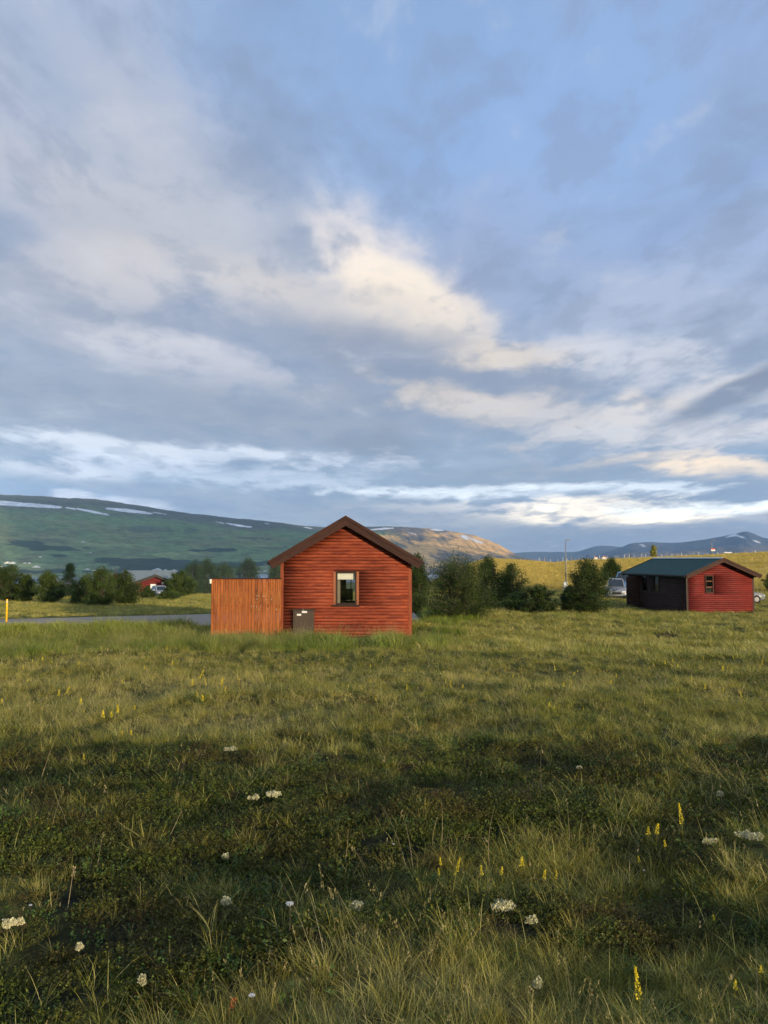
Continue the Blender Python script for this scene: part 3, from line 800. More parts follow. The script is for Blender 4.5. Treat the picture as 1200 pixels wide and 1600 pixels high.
def gable_cabin(loc, rz, label, W=5.24, L=8.0, apex=4.95, slope=.589, half=3.13, logs=True, mats=None, holes=(), group=None, ov=.38, under=.42, side_holes=(), side_log='red_log', name='log_cabin'):
    root = empty(name, loc, rz); tag(root, label, 'cabin', group)
    ml = mats or {}
    wallm = M[ml.get('log', 'red_log')]; shell = M[ml.get('shell', 'dark_red')]
    wt = apex - .20                                     # wall line under the roof at x = 0
    zc = wt - (W / 2) * slope
    # shell with real openings
    mb = MB()
    hl = [h for h in holes]
    x0, x1 = -W / 2, W / 2
    if hl:
        a, b, c, d = hl[0]
        mb.box(x0, a, 0, .10, 0, zc); mb.box(b, x1, 0, .10, 0, zc)
        mb.box(a, b, 0, .10, 0, c); 
        if d < zc: mb.box(a, b, 0, .10, d, zc)
    else: mb.box(x0, x1, 0, .10, 0, zc)
    mb.prism([(x0, zc), (x1, zc), (0, wt)], 0, .10)
    mb.build('wall', shell, root)
    mb = MB()
    if side_holes: 
        ys = .102
        for (a, b, c, d) in side_holes:
            mb.box(x0, x0 + .1, ys, a, 0, zc); mb.box(x0, x0 + .1, a, b, 0, c); mb.box(x0, x0 + .1, a, b, d, zc); ys = b
        mb.box(x0, x0 + .1, ys, L - .102, 0, zc)
    else: mb.box(x0, x0 + .1, .102, L - .102, 0, zc)
    mb.build('wall', M[ml.get('side', 'dark_red')], root)
    MB().box(x1 - .1, x1, .102, L - .102, 0, zc).build('wall', shell, root)
    mb = MB()
    bh = ml.get('backhole')
    if bh:
        a, b, c, d = bh
        mb.box(x0, a, L - .1, L, 0, zc); mb.box(b, x1, L - .1, L, 0, zc); mb.box(a, b, L - .1, L, 0, c); mb.box(a, b, L - .1, L, d, zc)
    else: mb.box(x0, x1, L - .1, L, 0, zc)
    mb.prism([(x0, zc), (x1, zc), (0, wt)], L - .1, L)
    mb.build('wall', shell, root)
    MB().box(x0 + .1, x1 - .1, .1, L - .1, -.3, .35).build('floor_slab', M['inner'], root)
    if logs:
        eps = .012
        def top(z): return min(W / 2 - .075, (wt - .02 - z) / slope)
        log_rows(root, W, top, [(a - .10, b + .10, c - .02, d + .0) for a, b, c, d in hl], wallm, 0.0)
        t2 = lambda z: (L / 2 - .06) if z < zc - .05 else 0
        sl = M[ml.get('side_log', 'red_log')]
        log_rows(root, W, t2, [(-(b - L / 2) - .08, -(a - L / 2) + .08, c, d) for a, b, c, d in side_holes], sl, 0, Side(x0, -math.pi / 2, L / 2))
        log_rows(root, W, t2, [], wallm, 0, Side(x1, math.pi / 2, L / 2))
        for sx in (-1, 1):
            xx = sx * (W / 2 - .035)
            MB().box(xx - .045, xx + .045, -.062, .0 - .001, -.25, zc + .06, .008).build('corner_board', M[ml.get('corner', 'corner')], root)
            MB().box(sx * (W / 2 + .004) + (0 if sx > 0 else -.055), sx * (W / 2 + .004) + (.055 if sx > 0 else 0), -.058, .05, -.25, zc + .02, .008).build('corner_board', M[ml.get('corner2', ml.get('corner', 'corner'))], root)
    # roof: two slabs, sheet on top, ridge cap
    ang = math.atan(slope)
    for sx in (-1, 1):
        mb = MB()
        za = apex - .035; ze = apex - half * slope - .035
        th = .16
        p = [(0, za), (sx * (half - .03), ze), (sx * (half - .03), ze - th), (0, za - th)]
        if sx > 0: p = p[::-1]
        mb.prism(p, -ov + .045, L + ov)
        r_ = mb.build('roof', M[ml.get('roof', 'teal')], root)
        nrib = int(L / .5); mb = MB()
        for i in range(nrib + 1):
            y = -ov + .1 + (L + 2 * ov - .2) * i / nrib
            q = [(sx * .06, za - .06 * slope + .014), (sx * (half - .04), ze + .014), (sx * (half - .04), ze + .002), (sx * .06, za - .06 * slope + .002)]
            mb.prism(q if sx < 0 else q[::-1], y - .02, y + .02)
        rb = mb.build('roof_rib', M[ml.get('roof', 'teal')], r_)
        MB().box(min(sx * (half - .028), sx * (half + .07)), max(sx * (half - .028), sx * (half + .07)), -ov + .05, L + ov, ze - .10, ze - .02, .015).build('gutter', M[ml.get('gutter', 'wdark')], root)
        # barge boards: an upper narrow one standing proud of a wide lower one
        ln = half / math.cos(ang)
        for (o0, o1, y0, y1, mt, nm) in ((0.0, -.115, -ov - .045, -ov + .0, 'barge', 'upper_barge_board'), (-.118, -(under) * math.cos(ang), -ov - .012, -ov + .03, 'barge', 'lower_barge_board')):
            for yy in ('f', 'b'):
                mb = MB()
                e = ln + .02
                # local: x down the slope, z normal to it
                q = [(0 - o0 * slope * -1 * 0 + o0 * -math.tan(ang) * -1 * 0, o0), (e, o0), (e, o1), (0, o1)]
                q = [(-o0 * 0, o0), (e, o0), (e - .02, o1), (0, o1)]
                # mitre at the ridge: x such that world x = 0
                q[0] = (-o0 * math.tan(ang), o0); q[3] = (-o1 * math.tan(ang), o1)
                q = q[::-1]
                if yy == 'f': mb.prism(q, y0, y1)
                else: mb.prism(q, L - y1, L - y0)
                b_ = mb.build(nm, M[ml.get('barge', mt)], root)
                b_.location = (0, 0, apex)
                if sx > 0: b_.rotation_euler = (0, ang, 0)
                else:
                    b_.data.transform(Matrix.Scale(-1, 4, (1, 0, 0))); b_.data.flip_normals()
                    b_.rotation_euler = (0, -ang, 0)
    MB().prism([(-.16, apex - .16 * slope + .012), (.16, apex - .16 * slope + .012), (0, apex + .012)], -ov + .05, L + ov).build('ridge_cap', M[ml.get('cap', 'pale')], root)
    return root

def window(root, x0, x1, z0, z1, frame='wdark', y=0.0, fw=.055, casing=None, bars=0, blind=None, sill=True, rot=None):
    w_ = empty('window', (0, 0, 0)); w_.parent = root
    if rot: w_.location, w_.rotation_euler = rot[0], (0, 0, rot[1])
    ya, yb = y - .06, y + .08
    MB().box(x0, x0 + fw, ya, yb, z0, z1).box(x1 - fw, x1, ya, yb, z0, z1).box(x0 + fw, x1 - fw, ya, yb, z1 - fw, z1).box(x0 + fw, x1 - fw, ya, yb, z0, z0 + fw).build('frame', M[frame], w_)
    for i in range(bars):
        zb = z0 + (z1 - z0) * (i + 1) / (bars + 1)
        MB().box(x0 + fw + .001, x1 - fw - .001, ya + .02, yb - .03, zb - .02, zb + .02).build('glazing_bar', M['barge2'], w_)
    MB().box(x0 + fw - .005, x1 - fw + .005, y + .01, y + .016, z0 + fw - .005, z1 - fw + .005).build('pane', M['glass'], w_)
    if casing:
        for (a, b) in ((x0 - .105, x0 - .003), (x1 + .003, x1 + .105)):
            MB().box(a, b, y - .075, y - .002, z0 - .01, z1 + .01, .006).build('casing', M[casing], w_)
        MB().box(x0 - .002, x1 + .002, y - .078, y - .003, z1 + .003, z1 + .035, .004).build('casing', M['barge'], w_)
    if sill:
        MB().box(x0 - .14, x1 + .14, y - .12, y + .02, z0 - .085, z0 - .012, .008).build('sill', M['wdark'], w_)
    if blind:
        MB().box(x0 + fw + .012, x1 - fw - .012, y + .04, y + .048, z1 - fw - blind, z1 - fw + .002).build('blind', M['blind'], w_)
    return w_

# ---- the near cabin
BZ = -3.2 + EYE
px2x = lambda p, r=31.5: (p - 600) / F * r
main = gable_cabin((px2x(541), 31.5, BZ), 0, 'nearest red log cabin, brown trimmed gable, pale blind in its window', W=5.24, L=8,
                   holes=[(-.42, .42, 1.34, 2.67)], mats=dict(backhole=(-.39, .12, 1.06, 2.12), roof='teal'), group='red log cabins')
window(main, -.418, .418, 1.342, 2.668, casing='barge2', blind=.26)
wb = empty('window', (0, 0, 0)); wb.parent = main
MB().box(-.39, .12, 7.93, 7.94, 1.06, 2.12).build('pane', M['glass'], wb)
MB().box(-.16, -.12, 7.90, 7.99, 1.06, 2.12).box(-.39, .12, 7.90, 7.99, 1.04, 1.075).build('frame', M['pale'], wb)
mb = MB()
for i in range(5): mb.box(-.42 + i * .035, -.392 + i * .035, .20 + .02 * (i % 2), .215 + .02 * (i % 2), 1.2, 2.6)
mb.build('curtain', M['post'], main)
# blue cloth hanging inside by the rear window
mb = MB(); n = 9
for i in range(n):
    a = -.12 + .36 * i / n; b = -.12 + .36 * (i + 1) / n; q = .02 * math.sin(i * 1.9); q2 = .02 * math.sin((i + 1) * 1.9)
    mb.poly([(a, q, 0), (b, q2, 0), (b * .92, q2 * .3, .56), (a * .92, q * .3, .56), (a, q + .02, 0), (b, q2 + .02, 0), (b * .92, q2 * .3 + .02, .56), (a * .92, q * .3 + .02, .56)],
            [(0, 1, 2, 3), (7, 6, 5, 4), (0, 4, 5, 1), (3, 2, 6, 7)])
cl = mb.build('cloth', M['blue'])
tag(cl, 'blue cloth hanging inside the nearest cabin, seen through its window', 'cloth')
cl.location = (px2x(541) - .25, 31.5 + 7.4, BZ + 1.12)
# meter cabinet on the gable
mc_ = empty('meter_cabinet', (0, 0, 0)); mc_.parent = main
xa, xb = (460 - 541) * .0262, (492 - 541) * .0262
MB().box(xa, xb, -.26, -.056, .12, 1.12, .008).build('cabinet_body', M['box'], mc_)
MB().box(xa + .05, xb - .16, -.272, -.262, .16, 1.06, .003).build('door', M['box'], mc_)
MB().box(xa - .05, xb + .05, -.31, -.05, 1.121, 1.165, .008).build('lid', M['boxlid'], mc_)
MB().box(xb - .13, xb - .02, -.268, -.2605, .16, 1.06, .002).build('side_strip', M['box'], mc_)
for (pa, pb, ya, yb) in ((473.5, 481.5, 953.2, 956.2), (466, 472.5, 957.6, 960.4)):
    MB().box((pa - 541) * .0262, (pb - 541) * .0262, -.279, -.2725, (995 - yb) * .0262, (995 - ya) * .0262).build('label_plate', M['white'], mc_)
mb = MB(); mb.tube([((475.6 - 541) * .0262, -.272, (995 - 951.4) * .0262), ((475.6 - 541) * .0262, -.30, (995 - 951.4) * .0262)], .032, 10)
mb.build('lock', M['white'], mc_)

# ---- orange board fence beside it
fx0, fx1, fy = px2x(331.5, 31.2), px2x(440.6, 31.2), 31.2
fen = empty('board_fence', (fx0, fy, BZ)); tag(fen, 'orange brown fence of upright boards joined to the left of the nearest cabin', 'fence')
ftop = -30 / F * fy + EYE - BZ
wtot = fx1 - fx0; x = 0.0; i = 0
while x < wtot - .03:
    bw = random.choice([.075, .095, .095, .115, .13]); bw = min(bw, wtot - x)
    dep = random.choice([0, 0, .018, .026]); 
    o = MB().box(x + .004, x + bw - .006, -.022 - dep, 0 - dep, -.35, ftop - .045 + random.uniform(-.006, .004), .005).build('board', M['fence'], fen)
    x += bw; i += 1
for zz in (.35, 1.25, 2.15): MB().box(0, wtot, .004, .05, zz, zz + .10).build('rail', M['fence'], fen)
MB().box(-.02, wtot, -.07, .07, ftop - .044, ftop - .004, .006).build('top_board', M['barge'], fen)
for xx in (-.02, wtot * .5): MB().box(xx - .0, xx + .09, .052, .14, -.3, ftop - .05, .006).build('post', M['fence'], fen)
mb = MB()
for (yr, xs0) in ((931, 402), (936, 398), (947, 394), (951, 397)):
    for k in range(9):
        xp = xs0 + k * 4.6 + random.uniform(-.8, .8)
        if xp > 438 or random.random() < .45: continue
        a = px2x(xp, 31.2) - fx0; zz = (873 - yr + random.uniform(-.5, .5)) / F * fy + EYE - BZ
        mb.box(a - .009, a + .009, -.056, -.047, zz - .016, zz + .016)
nl = mb.build('nail_heads', M['pale'], fen); nl['kind'] = 'stuff'
mb = MB(); mb.tube([(-.035, -.02, ftop - .22), (-.035, -.02, ftop - .05)], [.035, .045], 10); mb.build('lamp', M['blind'], fen)

# ---- the right cabin
cz = -3.95 + EYE
ang = math.radians(21.4)
rr = 53.5
nx, ny = math.sin(ang) * rr, math.cos(ang) * rr       # near corner on the ground
az_n = math.radians(172.4)                            # gable looks this way
rz = -(az_n - math.pi)                                # local -y points along it
ux, uy = math.cos(rz), math.sin(rz)
RW, RL = 4.6, 8.4
cxr, cyr = nx + ux * RW / 2, ny + uy * RW / 2
zb = -78.5 / F * rr + EYE
right = gable_cabin((cxr, cyr, zb), rz, 'distant red log cabin with teal roof and dark side wall, on the right', W=RW, L=RL, apex=3.57, slope=.42, half=2.62, ov=.5, under=.30,
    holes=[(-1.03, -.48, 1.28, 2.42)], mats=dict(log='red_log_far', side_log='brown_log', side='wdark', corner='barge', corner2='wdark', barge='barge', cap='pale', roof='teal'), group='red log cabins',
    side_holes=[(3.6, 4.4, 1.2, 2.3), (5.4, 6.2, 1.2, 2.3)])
window(right, -1.03, -.48, 1.28, 2.42, frame='barge', bars=2, sill=False, fw=.06)
for (a, b) in ((3.6, 4.4), (5.4, 6.2)):
    window(right, -(b - a) / 2, (b - a) / 2, 1.2, 2.3, frame='wdark', bars=0, sill=False, rot=((-RW / 2, (a + b) / 2, 0), -math.pi / 2))
MB().box(-RW / 2 + .2, RW / 2 - .2, 2.8, 2.9, .3, 2.6).build('inner_wall', M['wdark'], right)
# lower dark board screen that continues the side wall
scr = empty('board_screen', right.location, rz); tag(scr, 'low dark brown board screen at the far left corner of the right cabin', 'fence')
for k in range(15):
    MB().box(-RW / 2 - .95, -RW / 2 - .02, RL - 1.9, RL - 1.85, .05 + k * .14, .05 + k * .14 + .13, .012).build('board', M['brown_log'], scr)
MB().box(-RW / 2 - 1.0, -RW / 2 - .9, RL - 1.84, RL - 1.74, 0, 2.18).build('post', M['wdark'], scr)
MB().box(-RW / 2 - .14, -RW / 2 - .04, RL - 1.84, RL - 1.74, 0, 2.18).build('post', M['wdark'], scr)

# ---- the dark red cabin among the trees on the left
x_, y_, r_ = at(238, 933)
sc = r_ / F
lc = empty('summer_cabin', (x_, y_, gz(x_, y_)), -math.atan2(x_, y_)); tag(lc, 'dark red cabin with grey roof behind the bushes on the left', 'cabin')
zc_ = gz(x_, y_)
top = lambda py: (932.6 - py) * sc
X_ = lambda px: (px - 238) * sc
mb = MB(); mb.prism([(X_(214), -.6), (X_(262), -.6), (X_(262), top(909)), (X_(242), top(900.6)), (X_(214), top(910))], 0, 3.0); mb.build('wall', M['dark_red'], lc)
mb = MB(); mb.prism([(X_(196), -.6), (X_(270), -.6), (X_(270), top(909)), (X_(196), top(909))], 3.0, 8.0); mb.build('wall', M['dark_red'], lc)
for (a, b, c, d) in ((208.5, 911.3, 242.0, 899.4), (242.0, 899.4, 265, 909.0)):
    mb = MB(); mb.prism([(X_(a), top(b) - .12), (X_(c), top(d) - .12), (X_(c), top(d) + .08), (X_(a), top(b) + .08)], -.5, 5.2); rf = mb.build('roof', M['grey_roof'], lc)
    mb = MB(); mb.prism([(X_(a), top(b) - .34), (X_(c), top(d) - .34), (X_(c), top(d) + .06), (X_(a), top(b) + .06)], -.56, -.502); mb.build('barge_board', M['black'], rf)
zr_, ze_ = top(895.2) + .1, top(910)
MB().poly([(X_(190), 2.5, ze_), (X_(276), 2.5, ze_), (X_(274), 6.2, zr_), (X_(193), 6.2, zr_), (X_(190), 9.2, ze_ + .3), (X_(276), 9.2, ze_ + .3), (X_(190), 2.5, ze_ - .1), (X_(276), 2.5, ze_ - .1)],
     [(0, 1, 2, 3), (3, 2, 5, 4), (6, 7, 1, 0), (0, 3, 4), (1, 5, 2)]).build('roof', M['grey_roof'], lc)
wn = empty('window'); wn.parent = lc
MB().box(X_(235), X_(243.4), -.05, -.005, top(926.5), top(913.6)).build('frame', M['white'], wn)
MB().box(X_(236), X_(242.4), -.07, -.052, top(925.5), top(914.8)).build('pane', M['blind'], wn)
for (a, b, rd) in ((252.8, 912.2, 2.1), (252.6, 918.0, 1.4)):
    MB().tube([(X_(a), -.02, top(b)), (X_(a), -.07, top(b))], rd * sc, 14).build('round_sign', M['white'], lc)
MB().box(X_(260), X_(261.4), -.05, -.004, top(917), top(911.5)).build('lamp', M['white'], lc)
for q in (920.3, 922.6): MB().box(X_(214.5), X_(219.5), -.03, -.003, top(q + .5), top(q - .5)).build('shelf', M['pale'], lc)

# peak of another cabin behind the same bushes
d = pdir(180, 896); d = d / d.y
yy = 128.; x_ = d.x * yy; z_ = gz(x_, yy)
apx = d.z * yy + EYE - z_
pk = empty('hidden_cabin', (x_, yy, z_), .1); tag(pk, 'dark gable peak of a cabin mostly hidden behind bushes', 'cabin')
mb = MB(); mb.prism([(-1.5, -.5), (1.5, -.5), (1.5, apx - 1.65), (0, apx - .15), (-1.5, apx - 1.65)], 0, 4.5); mb.build('wall', M['barge'], pk)
for sx in (-1, 1):
    q = [(0, apx), (sx * 1.8, apx - 1.8), (sx * 1.8, apx - 2.0), (0, apx - .2)]
    mb = MB(); mb.prism(q if sx < 0 else q[::-1], -.35, 4.9); mb.build('roof', M['barge'], pk)

# ------------------------------------------------------------------ cars
r_car = at(250, 934)[1] - 4
def car(loc, rz, label, paint='carwhite', L=4.3, H=1.5, W=1.78, kind='hatch', rack=False):
    root = empty('parked_car', loc, rz); tag(root, label, 'car', 'cars parked by the cabins')
    hl, hw = L / 2, W / 2
    zb_ = H * .62
    st = [(-hl, .38, zb_ * .80, .86), (-hl + .10, .26, zb_ * .98, .94), (-hl * .55, .20, zb_, 1.0), (0, .20, zb_, 1.0), (hl * .45, .20, zb_ * .97, 1.0), (hl * .80, .24, zb_ * .88, .95), (hl - .10, .28, zb_ * .78, .90), (hl, .38, zb_ * .62, .80)]
    if kind == 'van': st = [(-hl, .38, zb_, .92), (-hl + .08, .26, zb_, .98), (-hl * .5, .22, zb_, 1), (0, .22, zb_, 1), (hl * .5, .22, zb_, 1), (hl * .82, .26, zb_ * .88, .95), (hl - .08, .3, zb_ * .74, .9), (hl, .4, zb_ * .6, .82)]
    v = []; f = []
    for (x, a, b, k) in st:
        w = hw * k
        v += [(x, -w * .93, a), (x, -w, a + .18), (x, -w, (a + b) / 2 + .05), (x, -w * .95, b - .06), (x, -w * .86, b), (x, w * .86, b), (x, w * .95, b - .06), (x, w, (a + b) / 2 + .05), (x, w, a + .18), (x, w * .93, a)]
    n = 10
    for i in range(len(st) - 1):
        for j in range(n): f.append((i * n + j, (i + 1) * n + j, (i + 1) * n + (j + 1) % n, i * n + (j + 1) % n))
    f += [tuple(range(n)), tuple(range((len(st) - 1) * n + n - 1, (len(st) - 1) * n - 1, -1))]
    link('body', mesh_from('body', v, f, M[paint], True), root)
    # cabin: belt to roof
    if kind == 'van': bx = (-hl + .05, hl * .66); rx = (-hl + .12, hl * .42)
    elif kind == 'suv': bx = (-hl + .12, hl * .48); rx = (-hl + .38, hl * .18)
    else: bx = (-hl + .10, hl * .50); rx = (-hl + .70, hl * .10)
    wb_, wr = hw * .90, hw * .70
    belt = [(bx[0], -wb_), (bx[1], -wb_ * .93), (bx[1], wb_ * .93), (bx[0], wb_)]
    roof = [(rx[0], -wr), (rx[1], -wr), (rx[1], wr), (rx[0], wr)]
    z0, z1 = zb_ - .03, H - .04
    vv = [(a, b, z0) for a, b in belt] + [(a, b, z1) for a, b in roof] + [(a * .93 + (rx[0] + rx[1]) * .035, b * .8, H) for a, b in roof]
    ff_ = [(0, 1, 5, 4), (1, 2, 6, 5), (2, 3, 7, 6), (3, 0, 4, 7), (4, 5, 9, 8), (5, 6, 10, 9), (6, 7, 11, 10), (7, 4, 8, 11), (8, 9, 10, 11)]
    cb = link('roof', mesh_from('roof', vv, ff_, M[paint]), root)
    names = ['side_window', 'windscreen', 'side_window', 'rear_window']
    for k, (a, b, c, d) in enumerate(ff_[:4]):
        q = [Vector(vv[t]) for t in (a, b, c, d)]; cen = sum(q, Vector()) / 4
        nrm = (q[1] - q[0]).cross(q[3] - q[0]).normalized()
        ins = [cen + (p - cen) * .86 for p in q]
        vi = [p + nrm * .012 for p in ins] + [p - nrm * .01 for p in ins]
        link(names[k], mesh_from(names[k], vi, [(0, 1, 2, 3), (7, 6, 5, 4), (0, 4, 5, 1), (1, 5, 6, 2), (2, 6, 7, 3), (3, 7, 4, 0)], M['carglass']), root)
    for sx in (-.62, .62):
        for sy in (-1, 1):
            wh = MB(); wh.tube([(0, -.10, 0), (0, -.08, 0), (0, .08, 0), (0, .10, 0)], [.28, .325, .325, .28], 18)
            w_ = wh.build('wheel', M['tyre'], root); w_.location = (sx * hl, sy * (hw - .09), .325)
            rm = MB(); rm.tube([(0, sy * .095, 0), (0, sy * .112, 0)], [.20, .18], 14); rm.build('rim', M['rim'], w_)
    for sy in (-1, 1):
        MB().box(hl - .16, hl - .005, sy * hw * .62 - .16, sy * hw * .62 + .16, zb_ * .60, zb_ * .74, .02).build('headlight', M['clearlens'], root)
        MB().box(-hl - .012, -hl + .12, sy * hw * .74 - .12, sy * hw * .74 + .10, zb_ * .66, zb_ * .88, .02).build('tail_light', M['redlens'], root)
        MB().box(hl * .40, hl * .40 + .12, sy * (hw + .09) - .08, sy * (hw + .09) + .08, zb_ + .0, zb_ + .14, .02).build('mirror', M[paint], root)
    MB().box(hl - .08, hl + .03, -hw * .78, hw * .78, .26, .44, .03).build('bumper', M['black'], root)
    MB().box(-hl - .05, -hl + .10, -hw * .84, hw * .84, .28, .48, .03).build('bumper', M['black'], root)
    MB().box(hl - .05, hl + .012, -hw * .42, hw * .42, zb_ * .50, zb_ * .64, .01).build('grille', M['black'], root)
    if rack:
        mb = MB()
        for sy in (-1, 1): mb.tube([(rx[0] + .1, sy * wr * .9, H + .06), (rx[1] - .1, sy * wr * .9, H + .06)], .025, 6)
        for xx in (rx[0] + .4, rx[1] - .3): mb.tube([(xx, -wr * .95, H + .07), (xx, wr * .95, H + .07)], .022, 6)
        mb.build('roof_rack', M['black'], root)
    return root
def ground_at(px, r):
    x, y = onway(px, r); return (x, y, gz(x, y))
l_ = ground_at(961, 70); car((l_[0], l_[1], l_[2] - .02), -math.pi / 2 - .25, 'white off-road car with roof rails, left of the right cabin behind the bush', 'carwhite', 4.6, 1.92, 1.88, 'suv', True)
l_ = ground_at(979, 77); car((l_[0], l_[1], l_[2]), -math.pi / 2 - .5, 'blue grey van roof showing above the board screen', 'carblue', 5.0, 2.35, 1.95, 'van')
l_ = ground_at(1147, 61); car((l_[0], l_[1], l_[2] + .1), .06, 'white hatchback poking out behind the right end of the right cabin', 'carwhite', 4.1, 1.48, 1.74, 'hatch')
l_ = ground_at(251, r_car); car((l_[0], l_[1], l_[2]), math.radians(-60), 'silver car half hidden by a bush in front of the dark red cabin', 'carsilver', 4.3, 1.5, 1.78, 'hatch')

# ------------------------------------------------------------------ lamps, posts, signs, far things
def street_lamp(loc, h, label, arm=.55, side=1, rad=.055, name='street_lamp'):
    root = empty(name, loc); tag(root, label, 'street lamp', 'street lamps')
    MB().tube([(0, 0, -.2), (0, 0, h * .5), (0, 0, h)], [rad * 1.25, rad, rad * .7], 8).build('pole', M['galv'], root, True)
    MB().tube([(0, 0, h - .02), (side * arm * .6, 0, h + .10), (side * arm, 0, h + .14)], rad * .6, 6).build('arm', M['galv'], root, True)
    MB().box(side * arm - .05 if side > 0 else -arm - .45, side * arm + .45 if side > 0 else -arm + .05, -.10, .10, h + .10, h + .22, .03).build('lamp_head', M['galv'], root)
    return root
l_ = ground_at(884, 92); hh = (873 - 845.5) / F * 92 + EYE - l_[2]
street_lamp(l_, hh, 'tall thin street lamp standing left of the leafy tree by the right cabin', .15, 1, .075)
bxl = ground_at(883, 88); ub = empty('utility_box', bxl); tag(ub, 'small white utility box at the foot of the tall street lamp', 'utility box')
MB().box(-.22, .22, -.15, .15, 0, .95, .02).build('cabinet', M['white'], ub); MB().box(-.25, .25, -.18, .18, .952, 1.0, .01).build('lid', M['pale'], ub)
for (px, pt, lab) in ((985.3, 861, 'short street lamp on the meadow skyline left of the pale poplar'), (1025.5, 854.5, 'street lamp on the skyline touching the pale poplar'), (1112.6, 844.5, 'tallest street lamp on the skyline, beside the red and white sign')):
    l_ = ground_at(px, 296); street_lamp(l_, (873 - pt) / F * 296 + EYE - l_[2], lab, .9, 1, .16)
l_ = ground_at(1114.6, 292); rs = empty('road_sign', l_); tag(rs, 'red and white sign board on the meadow skyline', 'sign')
hs = (873 - 858.5) / F * 292 + EYE - l_[2]
MB().tube([(0, 0, -.2), (0, 0, hs)], .08, 6).build('post', M['galv'], rs)
MB().box(-.75, .75, -.06, -.02, hs - .05, hs + .35).build('panel', M['redlens'], rs); MB().box(-.75, .75, -.06, -.02, hs - .6, hs - .052).build('panel', M['white'], rs)
l_ = ground_at(1136, 298); cp = empty('white_shelter', l_); tag(cp, 'small white flat roofed shelter on the skyline above the right cabin', 'shelter')
hs = (873 - 862.8) / F * 298 + EYE - l_[2]
MB().box(-1.5, 1.5, -1, 1, hs - .35, hs, .05).build('roof', M['white'], cp)
for a in (-1.2, 1.2): MB().tube([(a, 0, -.2), (a, 0, hs - .35)], .09, 6).build('post', M['galv'], cp)
for (px, w_, lab) in ((930.5, .55, 'small cream hut on the skyline, left of the white one'), (943.5, .85, 'small white hut on the skyline above the leafy tree')):
    l_ = ground_at(px, 300); ht = empty('small_hut', l_); tag(ht, lab, 'hut')
    MB().box(-w_, w_, -1, 1, -.2, 1.0).build('wall', M['white'], ht)
    mb = MB(); mb.prism([(-w_ - .1, 1.001), (w_ + .1, 1.001), (0, 1.5)], -1.1, 1.1); mb.build('roof', M['barge2'], ht)
wf = empty('wire_fence', ground_at(1000, 294)); tag(wf, 'line of pale fence posts and wire along the meadow skyline', 'fence')
pts = []
for px in np.arange(845, 1215, 8.2):
    l_ = ground_at(px + random.uniform(-2.5, 2.5), 290 + random.uniform(-3, 3)); h = random.uniform(1.0, 1.75)
    p_ = MB().tube([(0, 0, -.3), (random.uniform(-.05, .05), 0, h)], .085, 5).build('post', M['pale'] if random.random() < .6 else M['post'], wf)
    p_.location = Vector(l_) - wf.location; pts.append(p_.location.copy())
for hh in (.4, .9):
    MB().tube([p + Vector((0, 0, hh)) for p in pts], .012, 3).build('wire', M['galv'], wf)
# yellow marker post
x_, y_, r_ = at(10, 973); mp = empty('marker_post', (x_, y_, gz(x_, y_))); tag(mp, 'yellow marker post at the roadside by the left edge', 'post')
hh = r_ * (973 - 940.5) / F
MB().tube([(0, 0, -.3), (0, 0, hh - .04), (0, 0, hh)], [.052, .052, .04], 10).build('stake', M['yellow'], mp, True)
MB().tube([(0, 0, hh - .17), (0, 0, hh - .10)], .0535, 10).build('reflector_band', M['pale'], mp)

# farms across the fjord
def far_house(px, py, r, w, col_, roofc, h=5.0, lab=None):
    d_ = pdir(px, py); d_ = d_ / math.hypot(d_.x, d_.y)
    o = empty('farm_building', (d_.x * r, d_.y * r, d_.z * r + EYE - h), random.uniform(-.4, .4)); tag(o, lab, 'farm building', 'farm buildings across the fjord')
    MB().box(-w / 2, w / 2, -6, 6, -6, h).build('wall', M[col_], o)
    mb = MB(); mb.prism([(-w / 2 - .5, h + .01), (w / 2 + .5, h + .01), (0, h + w * .22 + 1)], -6.5, 6.5); mb.build('roof', M[roofc], o)
    return o
import bisect
def hill_at(px, py):
    """first point of the far mountain's height field on this line of sight"""
    a, e = azel(px, py); te = math.tan(e)
    me_ = bpy.data.objects['mountain_across_the_fjord'].data
    return None
_mt = bpy.data.objects['mountain_across_the_fjord'].data
_co = np.empty(len(_mt.vertices) * 3, dtype=np.float32); _mt.vertices.foreach_get('co', _co); _co = _co.reshape(254, -1, 3)
_maz = np.arctan2(_co[0, :, 0], _co[0, :, 1])
